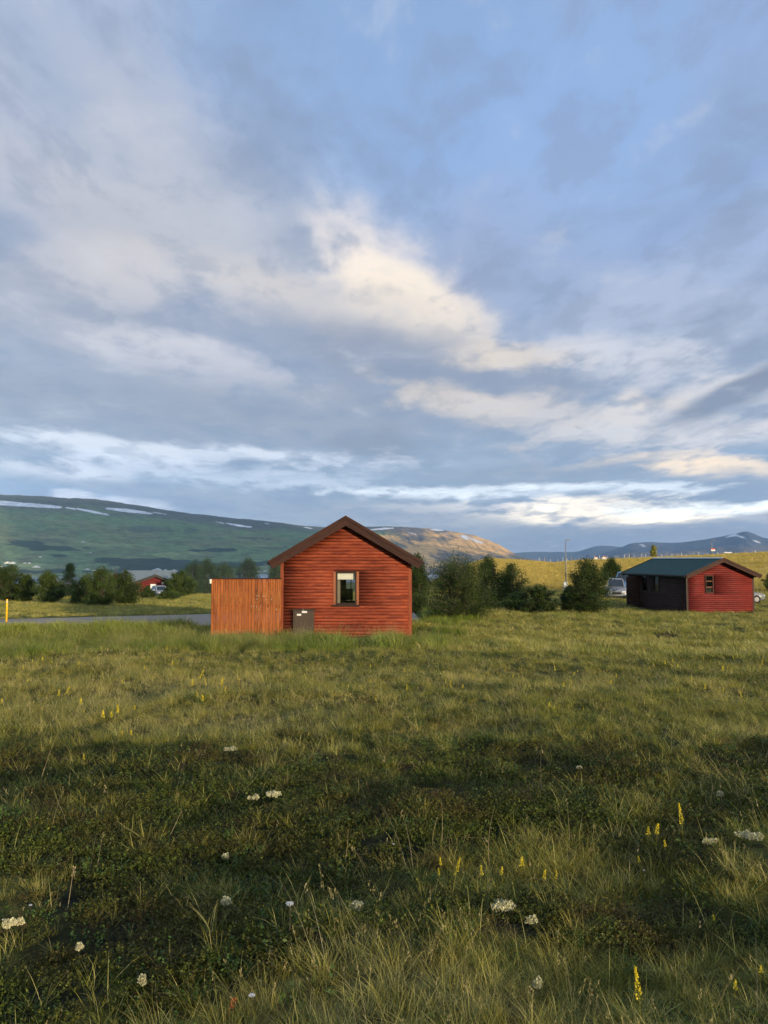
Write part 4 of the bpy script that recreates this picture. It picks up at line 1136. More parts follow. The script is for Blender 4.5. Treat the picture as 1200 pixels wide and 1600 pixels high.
for (px, py, w_, c_, rc, lb_) in [(2, 885, 16, 'white', 'grey_roof', 'grey roofed farm building at the left edge across the fjord'), (8, 883.5, 10, 'grey_roof', 'grey_roof', 'small grey shed between the left edge and the long white farm roof'), (12, 880, 26, 'white', 'white', 'long white farm roof above the left edge bush, first of two'), (20, 880, 20, 'white', 'white', 'white farm roof right of the longest one at far left'), (39, 880.4, 12, 'white', 'pale', 'small white farm house left of a matching pair, above the pale field'), (46, 880.4, 12, 'white', 'white', 'small white farm house at the upper edge of the pale green field'), (57, 886.5, 30, 'white', 'pale', 'long pale shed inside the light green field across the water'), (63, 870.5, 12, 'white', 'white', 'lone white house at the edge of the dark woodland, far left'), (130, 847, 16, 'white', 'white', 'highest white house on the green mountainside'), (141, 863.5, 12, 'white', 'pale', 'small pale house half way up the slope above the conifer'), (136, 890.5, 18, 'white', 'white', 'white house on the far shore just right of the conifer top'), (147, 892, 20, 'white', 'white', 'low white house near the water between conifer and light bush'), (158, 889, 18, 'white', 'white', 'white house above the taller light bush by the far shore'), (181, 891, 10, 'redlens', 'redlens', 'small red roofed hut by the shore above the hidden gable'), (240, 891.5, 16, 'white', 'pale', 'pale hut just left of the biggest white barn above the grey cabin roof'), (246, 890.8, 32, 'white', 'white', 'biggest white barn above the grey cabin roof'), (258, 892, 18, 'white', 'white', 'white shed just right of the biggest white barn'), (272, 892.4, 24, 'white', 'white', 'last white shed of the shoreline row, above the right end of the grey roof'), (381, 893, 16, 'white', 'white', 'white house by the shore behind the trees over the fence'), (404, 894, 22, 'white', 'white', 'white shoreline house in the gap left of the nearest cabin eave'), (414, 893, 14, 'pale', 'white', 'pale shed next to the nearest cabin eave by the shore')]:
    a, e = azel(px, py); j = int(np.argmin(np.abs(_maz - a)))
    c_r = _co[:, j, :]; R__ = np.hypot(c_r[:, 0], c_r[:, 1]); ee = (c_r[:, 2] - EYE) / R__
    i = int(np.argmax(ee[:220] > math.tan(e))) 
    far_house(px, py, float(R__[max(i, 1)]) - 8, w_, c_, rc, lab=lb_)
#==SECTION PLANTS==
def blade_arrays(n, rad, h0, h1, w0, w1, lean, curve, seed, seedhead=0.0, segs=3, tmix=(0, 1), floor=.0):
    """numpy grass tuft: returns verts, tris, tint"""
    r = np.random.default_rng(seed)
    V = []; Fc = []; T = []
    for i in range(n):
        a = r.uniform(0, 2 * math.pi); q = rad * math.sqrt(r.uniform()); bx, by = q * math.cos(a), q * math.sin(a)
        la = a + r.normal(0, .9); h = r.uniform(h0, h1); w = r.uniform(w0, w1); le = abs(r.normal(0, lean)) + q * .8 / max(rad, .01) * lean * .5; cu = r.uniform(.2, 1) * curve
        dxy = np.array([math.cos(la), math.sin(la)]); side = np.array([-dxy[1], dxy[0]]) if r.random() < .5 else np.array([math.cos(la + 1.0), math.sin(la + 1.0)])
        b0 = len(V); t = (r.uniform(*tmix), r.uniform(0, 1), 0)
        for k in range(segs + 1):
            s = k / segs; z = h * (s - cu * .35 * s * s * s); off = h * (math.sin(le) * s + cu * .75 * s * s)
            p = np.array([bx, by]) + dxy * off; ww = w * (1 - s) ** .7 if k < segs else 0
            if k < segs:
                V.append((*(p - side * ww / 2), z)); V.append((*(p + side * ww / 2), z)); T += [t, t]
            else: V.append((*p, z)); T.append(t)
        for k in range(segs - 1):
            o = b0 + 2 * k; Fc += [(o, o + 1, o + 3), (o, o + 3, o + 2)]
        o = b0 + 2 * (segs - 1); Fc.append((o, o + 1, o + 2))
        if r.random() < seedhead:
            tip = np.array(V[-1]); 
            for j in range(12):
                c = tip - np.array([dxy[0] * .2, dxy[1] * .2, 1]) * r.uniform(0, .30) * h * .55 + np.append(r.normal(0, .0045, 2), 0)
                o = len(V); e = r.normal(0, 1, 3); e /= np.linalg.norm(e); s_ = r.uniform(.006, .013)
                V += [tuple(c - e * s_ * .3 + np.array([0, 0, s_ * .7])), tuple(c + e * s_ * .35), tuple(c - np.array([0, 0, s_ * .7]))]
                T += [(r.uniform(.3, 1), r.uniform(.2, 1), 0)] * 3; Fc.append((o, o + 1, o + 2))
    return np.array(V), np.array(Fc), np.array(T)
def shoots_arrays(n, rad, h0, h1, leaf, per, dome, seed, wide=.45, tmix=(0, 1)):
    """low mat of leafy upright shoots"""
    r = np.random.default_rng(seed); V = []; Fc = []; T = []
    for i in range(n):
        a = r.uniform(0, 2 * math.pi); q = math.sqrt(r.uniform()); bx, by = rad * q * math.cos(a), rad * q * math.sin(a)
        zb = dome * (1 - q * q); h = r.uniform(h0, h1); le = r.normal(0, .35, 2) + np.array([math.cos(a), math.sin(a)]) * q * .5
        t0 = r.uniform(*tmix)
        for j in range(per):
            s = (j + .5) / per; c = np.array([bx + le[0] * h * s, by + le[1] * h * s, zb + h * s])
            b = r.uniform(0, 2 * math.pi); d = np.array([math.cos(b), math.sin(b), r.uniform(.2, 1.1)]); d /= np.linalg.norm(d)
            sd = np.cross(d, r.normal(0, 1, 3)); sd /= np.linalg.norm(sd) + 1e-6; L = leaf * r.uniform(.7, 1.3)
            o = len(V); V += [tuple(c), tuple(c + d * L * .5 + sd * L * wide * .5), tuple(c + d * L), tuple(c + d * L * .5 - sd * L * wide * .5)]
            T += [(min(1, max(0, t0 + r.uniform(-.3, .3))), r.uniform(0, 1), 0)] * 4; Fc += [(o, o + 1, o + 2), (o, o + 2, o + 3)]
    return np.array(V), np.array(Fc), np.array(T)
def merge_arr(L_):
    V = []; Fc = []; T = []; b = 0
    for v, f, t in L_: V.append(v); Fc.append(f + b); T.append(t); b += len(v)
    return np.concatenate(V), np.concatenate(Fc), np.concatenate(T)
def arr_mesh(name, arr, mat):
    v, f, t = arr; me = mesh_from(name, v, f, mat); vcol(me, t); return me
def arr_mesh2(name, parts):
    """several (arrays, material) into one mesh"""
    v, f, t = merge_arr([p[0] for p in parts]); me = mesh_from(name, v, f, [p[1] for p in parts]); vcol(me, t)
    mi = np.concatenate([np.full(len(p[0][1]), k) for k, p in enumerate(parts)]).astype(np.int32)
    me.polygons.foreach_set('material_index', mi); return me

def scatter(name, P_, rot, sc, idx, protos, label):
    coll = bpy.data.collections.new(name + '_kinds')
    for k, me in enumerate(protos):
        o = bpy.data.objects.new('%s_kind_%02d' % (name, k), me); coll.objects.link(o)
    me = bpy.data.meshes.new(name); me.vertices.add(len(P_)); me.vertices.foreach_set('co', P_.astype(np.float32).ravel())
    a = me.attributes.new('rot', 'FLOAT_VECTOR', 'POINT'); a.data.foreach_set('vector', rot.astype(np.float32).ravel())
    a = me.attributes.new('scl', 'FLOAT_VECTOR', 'POINT'); a.data.foreach_set('vector', sc.astype(np.float32).ravel())
    a = me.attributes.new('idx', 'INT', 'POINT'); a.data.foreach_set('value', idx.astype(np.int32))
    ng = bpy.data.node_groups.new(name, 'GeometryNodeTree')
    ng.interface.new_socket('Geometry', in_out='INPUT', socket_type='NodeSocketGeometry'); ng.interface.new_socket('Geometry', in_out='OUTPUT', socket_type='NodeSocketGeometry')
    gi = ng.nodes.new('NodeGroupInput'); go = ng.nodes.new('NodeGroupOutput')
    ip = ng.nodes.new('GeometryNodeInstanceOnPoints'); ci = ng.nodes.new('GeometryNodeCollectionInfo')
    ci.inputs['Collection'].default_value = coll; ci.inputs['Separate Children'].default_value = True; ci.inputs['Reset Children'].default_value = True
    ip.inputs['Pick Instance'].default_value = True
    def na(nm, ty):
        n = ng.nodes.new('GeometryNodeInputNamedAttribute'); n.data_type = ty; n.inputs['Name'].default_value = nm
        return n.outputs['Attribute']
    ng.links.new(gi.outputs[0], ip.inputs['Points']); ng.links.new(ci.outputs[0], ip.inputs['Instance'])
    ng.links.new(na('idx', 'INT'), ip.inputs['Instance Index']); ng.links.new(na('rot', 'FLOAT_VECTOR'), ip.inputs['Rotation']); ng.links.new(na('scl', 'FLOAT_VECTOR'), ip.inputs['Scale'])
    ng.links.new(ip.outputs[0], go.inputs[0])
    o = link(name, me); md = o.modifiers.new('scatter', 'NODES'); md.node_group = ng
    tag(o, label, kind='stuff'); return o

def sector(r0, r1, dens, half):
    half = math.radians(half); n = int(half * (r1 * r1 - r0 * r0) * dens)
    r = np.sqrt(rng.uniform(r0 * r0, r1 * r1, n)); a = rng.uniform(-half, half, n)
    return np.sin(a) * r, np.cos(a) * r
def clear(x, y):
    """False on the road, inside the buildings"""
    ok = road_mask(x, y) < .25
    ok &= ~((x > -4.25) & (x < 1.15) & (y > 31.45) & (y < 39.6))
    dxr, dyr = x - cxr, y - cyr; c_, s_ = math.cos(-rz), math.sin(-rz); lx = dxr * c_ - dyr * s_; ly = dxr * s_ + dyr * c_
    ok &= ~((lx > -RW / 2 - 1.0) & (lx < RW / 2 + .05) & (ly > -.05) & (ly < RL + .1))
    return ok
BANDS = [(1.3, 4.2, 380, 40), (4.2, 7, 270, 36), (7, 12, 165, 34), (12, 20, 80, 33), (20, 32, 42, 32), (32, 50, 15, 32), (50, 75, 6.0, 32), (75, 120, 2.8, 32), (120, 290, 1.5, 32)]
pts = [sector(*b) for b in BANDS]
gxs = np.concatenate([p[0] for p in pts]); gys = np.concatenate([p[1] for p in pts])
k = clear(gxs, gys); gxs, gys = gxs[k], gys[k]
he, st, lu = zones(gxs, gys); pe = peat(gxs, gys); rr_ = np.hypot(gxs, gys)
u = rng.uniform(size=len(gxs))
# kinds: 0-2 straw 3-5 green 6-7 seed-head 8-9 lush 10-12 heath 13-14 heather 15 bilberry 16-17 far tufts 18 far lush 19 hay
protos = [
 arr_mesh('t', blade_arrays(34, .05, .07, .19, .0018, .0034, .50, .8, 1), M['straw']),
 arr_mesh('t', blade_arrays(30, .07, .05, .15, .0018, .0032, .75, 1.0, 2), M['straw']),
 arr_mesh2('t', [(blade_arrays(22, .06, .07, .18, .0018, .0032, .55, .9, 3), M['straw']), (blade_arrays(14, .05, .06, .15, .0022, .004, .4, .8, 33), M['green'])]),
 arr_mesh('t', blade_arrays(30, .05, .06, .17, .0024, .0042, .40, .8, 4), M['green']),
 arr_mesh('t', blade_arrays(26, .06, .05, .13, .0028, .0052, .55, .9, 5), M['green']),
 arr_mesh2('t', [(blade_arrays(24, .06, .05, .14, .0024, .004, .5, .9, 6), M['green']), (blade_arrays(10, .05, .06, .18, .0018, .003, .5, .9, 66), M['straw'])]),
 arr_mesh('t', blade_arrays(7, .06, .20, .36, .0014, .0022, .30, .45, 7, seedhead=.8, segs=4), M['seed']),
 arr_mesh('t', blade_arrays(5, .08, .16, .30, .0014, .0022, .42, .7, 8, seedhead=.9, segs=4), M['seed']),
 arr_mesh('t', blade_arrays(38, .12, .18, .48, .005, .009, .30, .8, 9), M['lush']),
 arr_mesh2('t', [(blade_arrays(30, .12, .15, .40, .005, .009, .35, .8, 10), M['lush']), (blade_arrays(7, .1, .35, .60, .003, .004, .22, .4, 110, seedhead=1), M['seed'])]),
 arr_mesh('t', shoots_arrays(40, .12, .02, .05, .0145, 9, .035, 11, .5), M['heath']),
 arr_mesh('t', shoots_arrays(40, .11, .02, .06, .015, 8, .05, 12, .5), M['heath']),
 arr_mesh('t', shoots_arrays(36, .12, .015, .045, .013, 9, .02, 13, .5), M['heath']),
 arr_mesh('t', shoots_arrays(34, .11, .03, .09, .009, 10, .03, 14, .35), M['heather']),
 arr_mesh2('t', [(shoots_arrays(20, .11, .02, .07, .009, 9, .03, 15, .35), M['heather']), (shoots_arrays(22, .11, .02, .05, .010, 8, .03, 16, .5), M['heath'])]),
 arr_mesh('t', shoots_arrays(20, .12, .03, .09, .019, 6, .02, 17, .62), M['willowleaf']),
 arr_mesh('t', blade_arrays(44, .26, .10, .28, .008, .015, .6, .9, 18, segs=2), M['straw']),
 arr_mesh2('t', [(blade_arrays(30, .26, .08, .24, .009, .016, .6, .9, 19, segs=2), M['green']), (blade_arrays(16, .26, .10, .28, .008, .013, .6, .9, 119, segs=2), M['straw'])]),
 arr_mesh('t', blade_arrays(44, .28, .20, .50, .012, .020, .45, .8, 20, segs=2), M['lush']),
 arr_mesh('t', blade_arrays(44, .30, .10, .25, .012, .022, .6, .9, 21, segs=2), M['hay']),
 arr_mesh('t', blade_arrays(3, .06, .30, .50, .0016, .0024, .5, .9, 22, seedhead=.35, segs=5), M['stalk']),
]
idx = np.full(len(gxs), 3)
ch = lambda L_: np.array(L_)[rng.integers(0, len(L_), len(gxs))]
near = rr_ < 26
p_he = he; p_st = st * .95
idx = np.where(u < p_he, ch([10, 11, 12, 10, 11, 13, 14, 12, 10, 15, 12, 11, 10, 5]), np.where(u < p_he + (1 - p_he) * (.15 + .75 * p_st), ch([0, 1, 2, 0, 1, 2, 0, 1, 2, 5, 0, 1, 2, 6, 7, 5]), ch([3, 4, 5, 2, 3, 5, 13, 15, 4, 12])))
idx = np.where((lu > .35) & (rng.uniform(size=len(gxs)) < lu), ch([8, 9, 8]), idx)
far = (rr_ > 24) & (idx < 8); idx = np.where(far, np.where(rng.uniform(size=len(gxs)) < .45 + .3 * st, ch([16, 17, 16]), ch([17, 17, 18])), idx)
idx = np.where((rr_ > 34) & ((idx == 8) | (idx == 9)), 18, idx)
idx = np.where((rr_ > 30) & (idx > 9) & (idx < 16), 17, idx)
idx = np.where((rr_ < 14) & (rng.uniform(size=len(gxs)) < .012 * (1 - .5 * he)), 20, idx)
right_ = np.arctan2(gxs, gys) > .08
idx = np.where((rr_ > 90) & right_, np.where(u < .93, 19, 17), idx)
keep = (pe < .4) & ~((idx >= 10) & (idx < 13) & (rng.uniform(size=len(gxs)) < 0))
LIC = [(428, 1256, 30, 14, 'largest cream lichen cushion on the dark heath left of centre'), (400, 1259, 15, 9, 'smaller cream lichen cushion touching the largest one on its left'), (358, 1181, 22, 13, 'pale lichen tuft in grass above the large cream cushions'),
 (355, 1420, 20, 14, 'pale lichen clump on the leafy mound at lower left'), (787, 1437, 42, 22, 'broad cream lichen patch in dark heath below the middle'), (829, 1457, 18, 18, 'small lichen tuft right of the broad cream patch'),
 (1179, 1333, 34, 20, 'cream lichen patch at the right edge'), (12, 1472, 20, 10, 'white lichen clump at the left edge'), (30, 1468, 10, 7, 'tiny lichen clump next to the left edge clump'), (126, 1498, 10, 9, 'single pale lichen dot in the dark heath at lower left'),
 (222, 1562, 14, 8, 'faint lichen clump low at the left, near the bottom'), (1124, 1251, 12, 9, 'pale lichen dot in dark heath at upper right'), (1108, 1338, 16, 8, 'dim lichen tuft left of the right edge patch'), (555, 1446, 26, 14, 'thin greyish lichen patch among straw at bottom centre'),
 (840, 1560, 16, 10, 'faint lichen tuft low in the straw right of centre'), (905, 1212, 7, 5, 'tiny pale lichen dot high in the dark heath'), (354, 1334, 9, 6, 'tiny lichen dot under the large cream cushions'), (992, 1188, 7, 5, 'tiny lichen dot near the top of the right heath')]
for (px, py, w_, h_, lab_) in LIC:
    lx, ly, lr = at(px, py + h_ * .2); W_ = w_ * lr / F
    keep &= ~((np.abs(gxs - lx) < W_ * .62) & (gys < ly + W_ * .5) & (gys > ly - W_ * .5 - .16))
# thin out heath double cover, bare gaps
gap = fbm(gxs * 1.7, gys * 1.7, 201, 3)
keep &= ~((gap < .34) & (rng.uniform(size=len(gxs)) < .55) & (lu < .3))
keep &= ~((rr_ > 120) & (rng.uniform(size=len(gxs)) < .3))
gxs, gys, idx, rr_, lu_, st_, he_, gap = [a[keep] for a in (gxs, gys, idx, rr_, lu, st, he, gap)]
z = zrel(gxs, gys) + EYE - .008
P_ = np.stack([gxs, gys, z], -1)
n = len(P_)
rot = np.stack([rng.normal(0, .14, n), rng.normal(0, .14, n), rng.uniform(0, 6.283, n)], -1)
big_ = fbm(gxs * .6, gys * .6, 203, 3)
s = rng.uniform(.50, 1.15, n) * np.interp(rr_, [3, 9, 12], [.80, .85, 1.0]) * (.75 + .5 * big_) * np.where(idx < 8, 1.0 + .25 * np.minimum(rr_ / 20, 1), 1.0) * np.interp(rr_, [0, 3, 60, 110, 220], [.85, 1, 1.0, 1.5, 2.2])
s = s * np.where((idx == 8) | (idx == 9) | (idx == 18), (.55 + .45 * lu_) * np.interp(gxs / np.maximum(gys, 1), [-.24, -.20], [.95, 1.0]) * np.interp(rr_, [24, 28], [1, np.float64(.62)]), 1)
s = s * np.where((lu_ > .3) & (gxs / np.maximum(gys, 1) < -.23) & (rr_ > 31) & (rr_ < 41), 1.55, 1)
s = s * np.where((idx == 8) | (idx == 9) | (idx == 18), .35 + 1.35 * sst(.3, .7, fbm(gxs * 1.6, gys * 1.3, 207, 3)), 1)
sc = np.stack([s, s, s * rng.uniform(.8, 1.2, n)], -1)
sc[:, 2] *= np.where(idx == 19, 1.5, 1)
sc[:, :2] *= np.where((idx >= 10) & (idx < 16), np.interp(rr_, [0, 5, 20], [1.0, 1.1, 1.5]), 1)[:, None]
print('instances', n)
scatter('grass_and_heath', P_, rot, sc, idx, protos, 'mixed rough grass, heath and moss covering the field')

# ------------------------------------------------------------------ flowers and lichen
def flower_mesh(seed, h, spike, green=True):
    r = np.random.default_rng(seed); V = []; Fc = []; T = []
    lean = r.normal(0, .10, 2)
    def pt(s): return np.array([lean[0] * h * s * s, lean[1] * h * s * s, h * s])
    for i in range(int(150 * spike / .08)):
        s = 1 - r.uniform(0, 1) ** 1.1 * spike / h; c = pt(s); k = (1 - s) * h / spike; rad = .0085 * (.35 + k)
        a = r.uniform(0, 6.28); c = c + np.array([math.cos(a), math.sin(a), 0]) * rad * r.uniform(.4, 1)
        d = r.normal(0, 1, 3); d /= np.linalg.norm(d); e = np.cross(d, r.normal(0, 1, 3)); e /= np.linalg.norm(e); q = r.uniform(.0018, .0034)
        o = len(V); V += [tuple(c - d * q), tuple(c + e * q), tuple(c + d * q), tuple(c - e * q)]; T += [(r.uniform(), r.uniform(.3, 1), 0)] * 4; Fc += [(o, o + 1, o + 2), (o, o + 2, o + 3)]
    return (np.array(V), np.array(Fc), np.array(T)), pt
def stem_arr(pt, h, seed, leaves=14):
    r = np.random.default_rng(seed + 99); V = []; Fc = []; T = []
    for k in range(7):
        s = k / 6; p = pt(s)
        for a in (0, 2.1, 4.2): V.append(tuple(p + np.array([math.cos(a), math.sin(a), 0]) * .0012)); T.append((.5, .5, 0))
    for k in range(6):
        for j in range(3):
            a, b = k * 3 + j, k * 3 + (j + 1) % 3; Fc += [(a, b, b + 3), (a, b + 3, a + 3)]
    for i in range(leaves):
        c = pt(r.uniform(.1, .8)); a = r.uniform(0, 6.28); L = r.uniform(.010, .018); d = np.array([math.cos(a), math.sin(a), .5]); e = np.array([-math.sin(a), math.cos(a), 0])
        o = len(V); V += [tuple(c), tuple(c + d * L * .5 + e * .001), tuple(c + d * L), tuple(c + d * L * .5 - e * .001)]; T += [(r.uniform(), r.uniform(), 0)] * 4; Fc += [(o, o + 1, o + 2), (o, o + 2, o + 3)]
    return np.array(V), np.array(Fc), np.array(T)
def flower_kind(seed, h, spike):
    a, pt = flower_mesh(seed, h, spike)
    return arr_mesh('spike', a, M['petal']), arr_mesh('stem', stem_arr(pt, h, seed), M['green'])
FK = [flower_kind(1, .20, .085), flower_kind(2, .17, .055), flower_kind(3, .22, .07), flower_kind(4, .15, .04)]
def flower(px, py, hpx, kind, label, group=None, minr=0):
    """px, py: the flower's top in the photo; hpx: length of the spike there"""
    sp = (.085, .055, .07, .04)[kind]; hh = (.20, .17, .22, .15)[kind]
    # ground spot from the stem foot, solved with the stem height
    x, y, r = at(px, py + 4)
    for _ in range(6):
        s_ = hpx * r / F / sp if hpx else 1.0
        s_ = min(max(s_, .6), 1.9)
        x, y, r = at(px, py + hh * s_ * F / r * .92)
    s_ = min(max(hpx * r / F / sp if hpx else 1.0, .6), 1.9)
    root = empty('yellow_flower', (x, y, gz(x, y) - .01), random.uniform(0, 6.28)); root.scale = (s_, s_, s_)
    tag(root, label, 'flower', group)
    link('flower_spike', FK[kind][0], root); link('stem', FK[kind][1], root)
FLN = [(1003, 1553, 42, 0, 'largest yellow flower spike at the bottom edge, right of centre'),
 (783, 1335, 13, 1, 'yellow flower spike right of a matching one, in dry grass near the middle'), (753, 1336, 14, 1, 'plump yellow flower spike beside a tall thin dry stem'),
 (689, 1320, 16, 2, 'slender yellow flower spike left of the middle group'), (687, 1342, 11, 1, 'short yellow spike directly under the slender left one'),
 (706, 1350, 22, 2, 'greenish yellow spike lowest of the left trio'), (815, 1318, 14, 3, 'faint yellow spike right of the middle pair'), (868, 1334, 12, 1, 'small bright yellow spike in straw grass'),
 (849, 1349, 12, 3, 'pale yellow spike just below and left of the small bright one'), (1068, 1270, 28, 0, 'tall yellow spike standing in dark heath at the right'), (1025, 1283, 14, 3, 'yellow spike between two others in dark heath'),
 (1012, 1284, 12, 3, 'leftmost yellow spike of the dark heath trio'), (1000, 1314, 9, 3, 'low yellow spike at the top edge of the right straw patch'), (1041, 1309, 9, 3, 'low yellow spike right of the straw patch top'),
 (1148, 1530, 12, 3, 'yellow flower low at the lower right corner'), (1188, 1498, 10, 3, 'lone small yellow flower near the right edge'), (1117, 1412, 8, 3, 'tiny yellow spike halfway down the right side')]
for a in FLN: flower(*a)
MID = [(303, 1066, 14), (300, 1078, 10), (318, 1086, 12), (324, 1070, 9), (345, 1075, 14), (352, 1086, 10), (374, 1078, 10), (309, 1090, 9), (97, 1078, 11), (91, 1082, 9), (185, 1098, 12), (160, 1110, 10), (175, 1106, 8), (210, 1103, 7), (125, 1090, 8), (131, 1178, 8), (72, 1082, 6), (2, 1087, 7), (53, 1090, 6), (190, 1142, 7), (205, 1145, 7),
 (632, 1047, 8), (636, 1064, 8), (705, 1061, 10), (695, 1058, 8), (692, 1068, 7), (672, 1066, 6), (723, 1065, 6), (738, 1060, 6), (868, 1036, 20), (892, 1078, 6), (880, 1080, 6), (1103, 1070, 9), (1162, 1083, 10), (1129, 1050, 8), (1192, 1048, 8), (1063, 1066, 6), (1130, 1080, 7), (912, 1110, 7), (873, 1112, 6), (858, 1115, 6), (1025, 1038, 6), (1052, 1036, 6), (1060, 1085, 6)]
for (a, b, c) in MID: flower(a, b, c, random.choice([0, 1, 2, 3]), 'yellow flower spike in the pale grass of the middle distance', 'yellow flower spikes in the middle distance')
for i in range(80):
    a = random.uniform(0, 1200); b = random.choice([random.gauss(1046, 12), random.gauss(1075, 22), random.gauss(1040, 8)]); 
    if b < 1016: continue
    flower(a, b, random.uniform(3, 5.5), random.choice([1, 2, 3]), 'yellow flower spike in the pale grass of the middle distance', 'yellow flower spikes in the middle distance')

def lichen_mesh(seed, w, h, n):
    r = np.random.default_rng(seed); V = []; Fc = []; T = []
    lob = [(r.normal(0, w * .38), r.normal(0, w * .22), r.uniform(.3, .6) * w) for _ in range(6)]
    for i in range(n):
        L = lob[r.integers(0, 6)]; a = r.uniform(0, 6.28); q = L[2] * math.sqrt(r.uniform()); x, y = L[0] + q * math.cos(a), L[1] + q * .8 * math.sin(a)
        z = h * (1 - (q / L[2]) ** 2) * r.uniform(.5, 1.1) + r.uniform(-.008, .004) + h * .8 * vn(x * 60, y * 60, seed)
        c = np.array([x, y, z]); d = r.normal(0, 1, 3); d[2] = abs(d[2]) + .3; d /= np.linalg.norm(d); e = np.cross(d, r.normal(0, 1, 3)); e /= np.linalg.norm(e); s_ = r.uniform(.0035, .0075)
        o = len(V); V += [tuple(c), tuple(c + d * s_ + e * s_ * .8), tuple(c + d * s_ * 1.6), tuple(c + d * s_ - e * s_ * .8)]; T += [(r.uniform(), r.uniform(.2, 1), 0)] * 4; Fc += [(o, o + 1, o + 2), (o, o + 2, o + 3)]
    return arr_mesh('lichen_clump', (np.array(V), np.array(Fc), np.array(T)), M['lichen'])
for i, (px, py, w_, h_, lab) in enumerate(LIC):
    x, y, r = at(px, py + h_ * .2); W_ = w_ * r / F; hh = .020
    o = link('lichen_clump', lichen_mesh(300 + i, W_ * .50, hh, int(min(1500, 300 + W_ * 6000)))); o.location = (x, y, gz(x, y) + .050); tag(o, lab, 'lichen')
    o.name = 'lichen_clump'
def umbel(px, py, label, s=1.0, hgt=.16):
    x, y, r = at(px, py)
    for _ in range(5): x, y, r = at(px, py + hgt * s * F / r * .9)
    rt = empty('white_flower', (x, y, gz(x, y)), 0); rt.scale = (s, s, s); tag(rt, label, 'flower')
    rr__ = np.random.default_rng(int(px)); V = []; Fc = []; T = []
    for i in range(170):
        a = rr__.uniform(0, 6.28); q = .016 * math.sqrt(rr__.uniform()); c = np.array([q * math.cos(a), q * math.sin(a), hgt + rr__.uniform(-.003, .005) - q * .3]); t = .0022
        o = len(V); V += [tuple(c + np.array(k) * t) for k in ((1, 0, .2), (0, 1, -.1), (-1, 0, .2), (0, -1, -.1))]; T += [(rr__.uniform(), rr__.uniform(.4, 1), 0)] * 4; Fc += [(o, o + 1, o + 2), (o, o + 2, o + 3)]
    link('flower_head', arr_mesh('flower_head', (np.array(V), np.array(Fc), np.array(T)), M['whitef']), rt)
    mb = MB(); mb.tube([(0, 0, 0), (.002, .001, hgt * .6), (0, 0, hgt)], .0013, 5); mb.build('stem', M['bark'], rt)
umbel(452, 1450, 'pinkish white flower head on a bare stem, near the bottom centre left')
umbel(393, 1572, 'small whitish flower at the bottom edge beside a rusty stalk', .7)
umbel(615, 1312, 'tiny white flower head on a thin stem at the centre', .45)
umbel(1006, 1336, 'tiny white flower head in the right hand straw patch', .4)
umbel(47, 1424, 'tiny white flower head at the left edge', .5)
def stalk(px, py, dx, dy, r, label, mat='stalk', w=.0016, bend=0.0, name='dry_stem', head=False):
    """a dry stem from its foot (px, py) to its tip, r metres away"""
    x, y, r = at(px, py)
    d_ = pdir(px + dx, py + dy); k = y / d_.y
    tip = Vector((d_.x * k, y, d_.z * k + EYE)); ft = Vector((x, y, gz(x, y) - .01))
    mid_ = (ft + tip) / 2 + Vector((bend, .01, .02)); mb = MB()
    pts = [ft * (1 - t) ** 2 + mid_ * 2 * t * (1 - t) + tip * t * t for t in np.linspace(0, 1, 9)]
    mb.tube([p - ft for p in pts], [w * (1 - .6 * t) for t in np.linspace(0, 1, 9)], 5)
    if head:
        for q in range(14):
            c = pts[-1] - ft + Vector((random.gauss(0, .005), random.gauss(0, .005), -random.uniform(0, .04)))
            mb.tube([c, c + Vector((0, 0, .008))], .0018, 4)
    v = mb.build(name, M[mat]); v.location = ft; vcol(v.data, np.tile([.6, .6, 0], (len(v.data.vertices), 1))); tag(v, label, 'stem')
stalk(765, 1340, 6, -72, 0, 'tall thin dry stem curving right beside the plump yellow flower', bend=-.03)
stalk(690, 1325, 0, -72, 0, 'thin upright dry stem above the slender yellow flower', bend=.01)
stalk(676, 1330, 10, -58, 0, 'curved dry stem left of the upright one', bend=-.03)
stalk(640, 1308, 122, 3, 0, 'fallen dry stem lying level across the heath', bend=.02)
stalk(538, 1340, 6, -44, 0, 'pale dry stem at the centre with a bent tip', bend=.01)
stalk(352, 1600, 12, -38, 0, 'rusty red stalk at the bottom edge left of centre', mat='rust', w=.003, bend=.01, head=True)
stalk(100, 1600, 8, -14, 0, 'short rusty stalk at the bottom left edge', mat='rust', w=.0025)
stalk(262, 1310, 22, -44, 0, 'pale dry stem leaning right in the dark heath on the left', bend=.01)
stalk(60, 1225, 32, -84, 0, 'long dry stem leaning right in the upper left grass', bend=-.02)
stalk(105, 1425, 10, -70, 0, 'brown seed stem standing in dark heath at the left', bend=.0, head=True)
stalk(1058, 1110, 8, -30, 0, 'dry stem in the pale grass of the right middle distance')
stalk(870, 1465, 70, 30, 0, 'long dry stem lying diagonally in the heath at lower right', bend=.0)

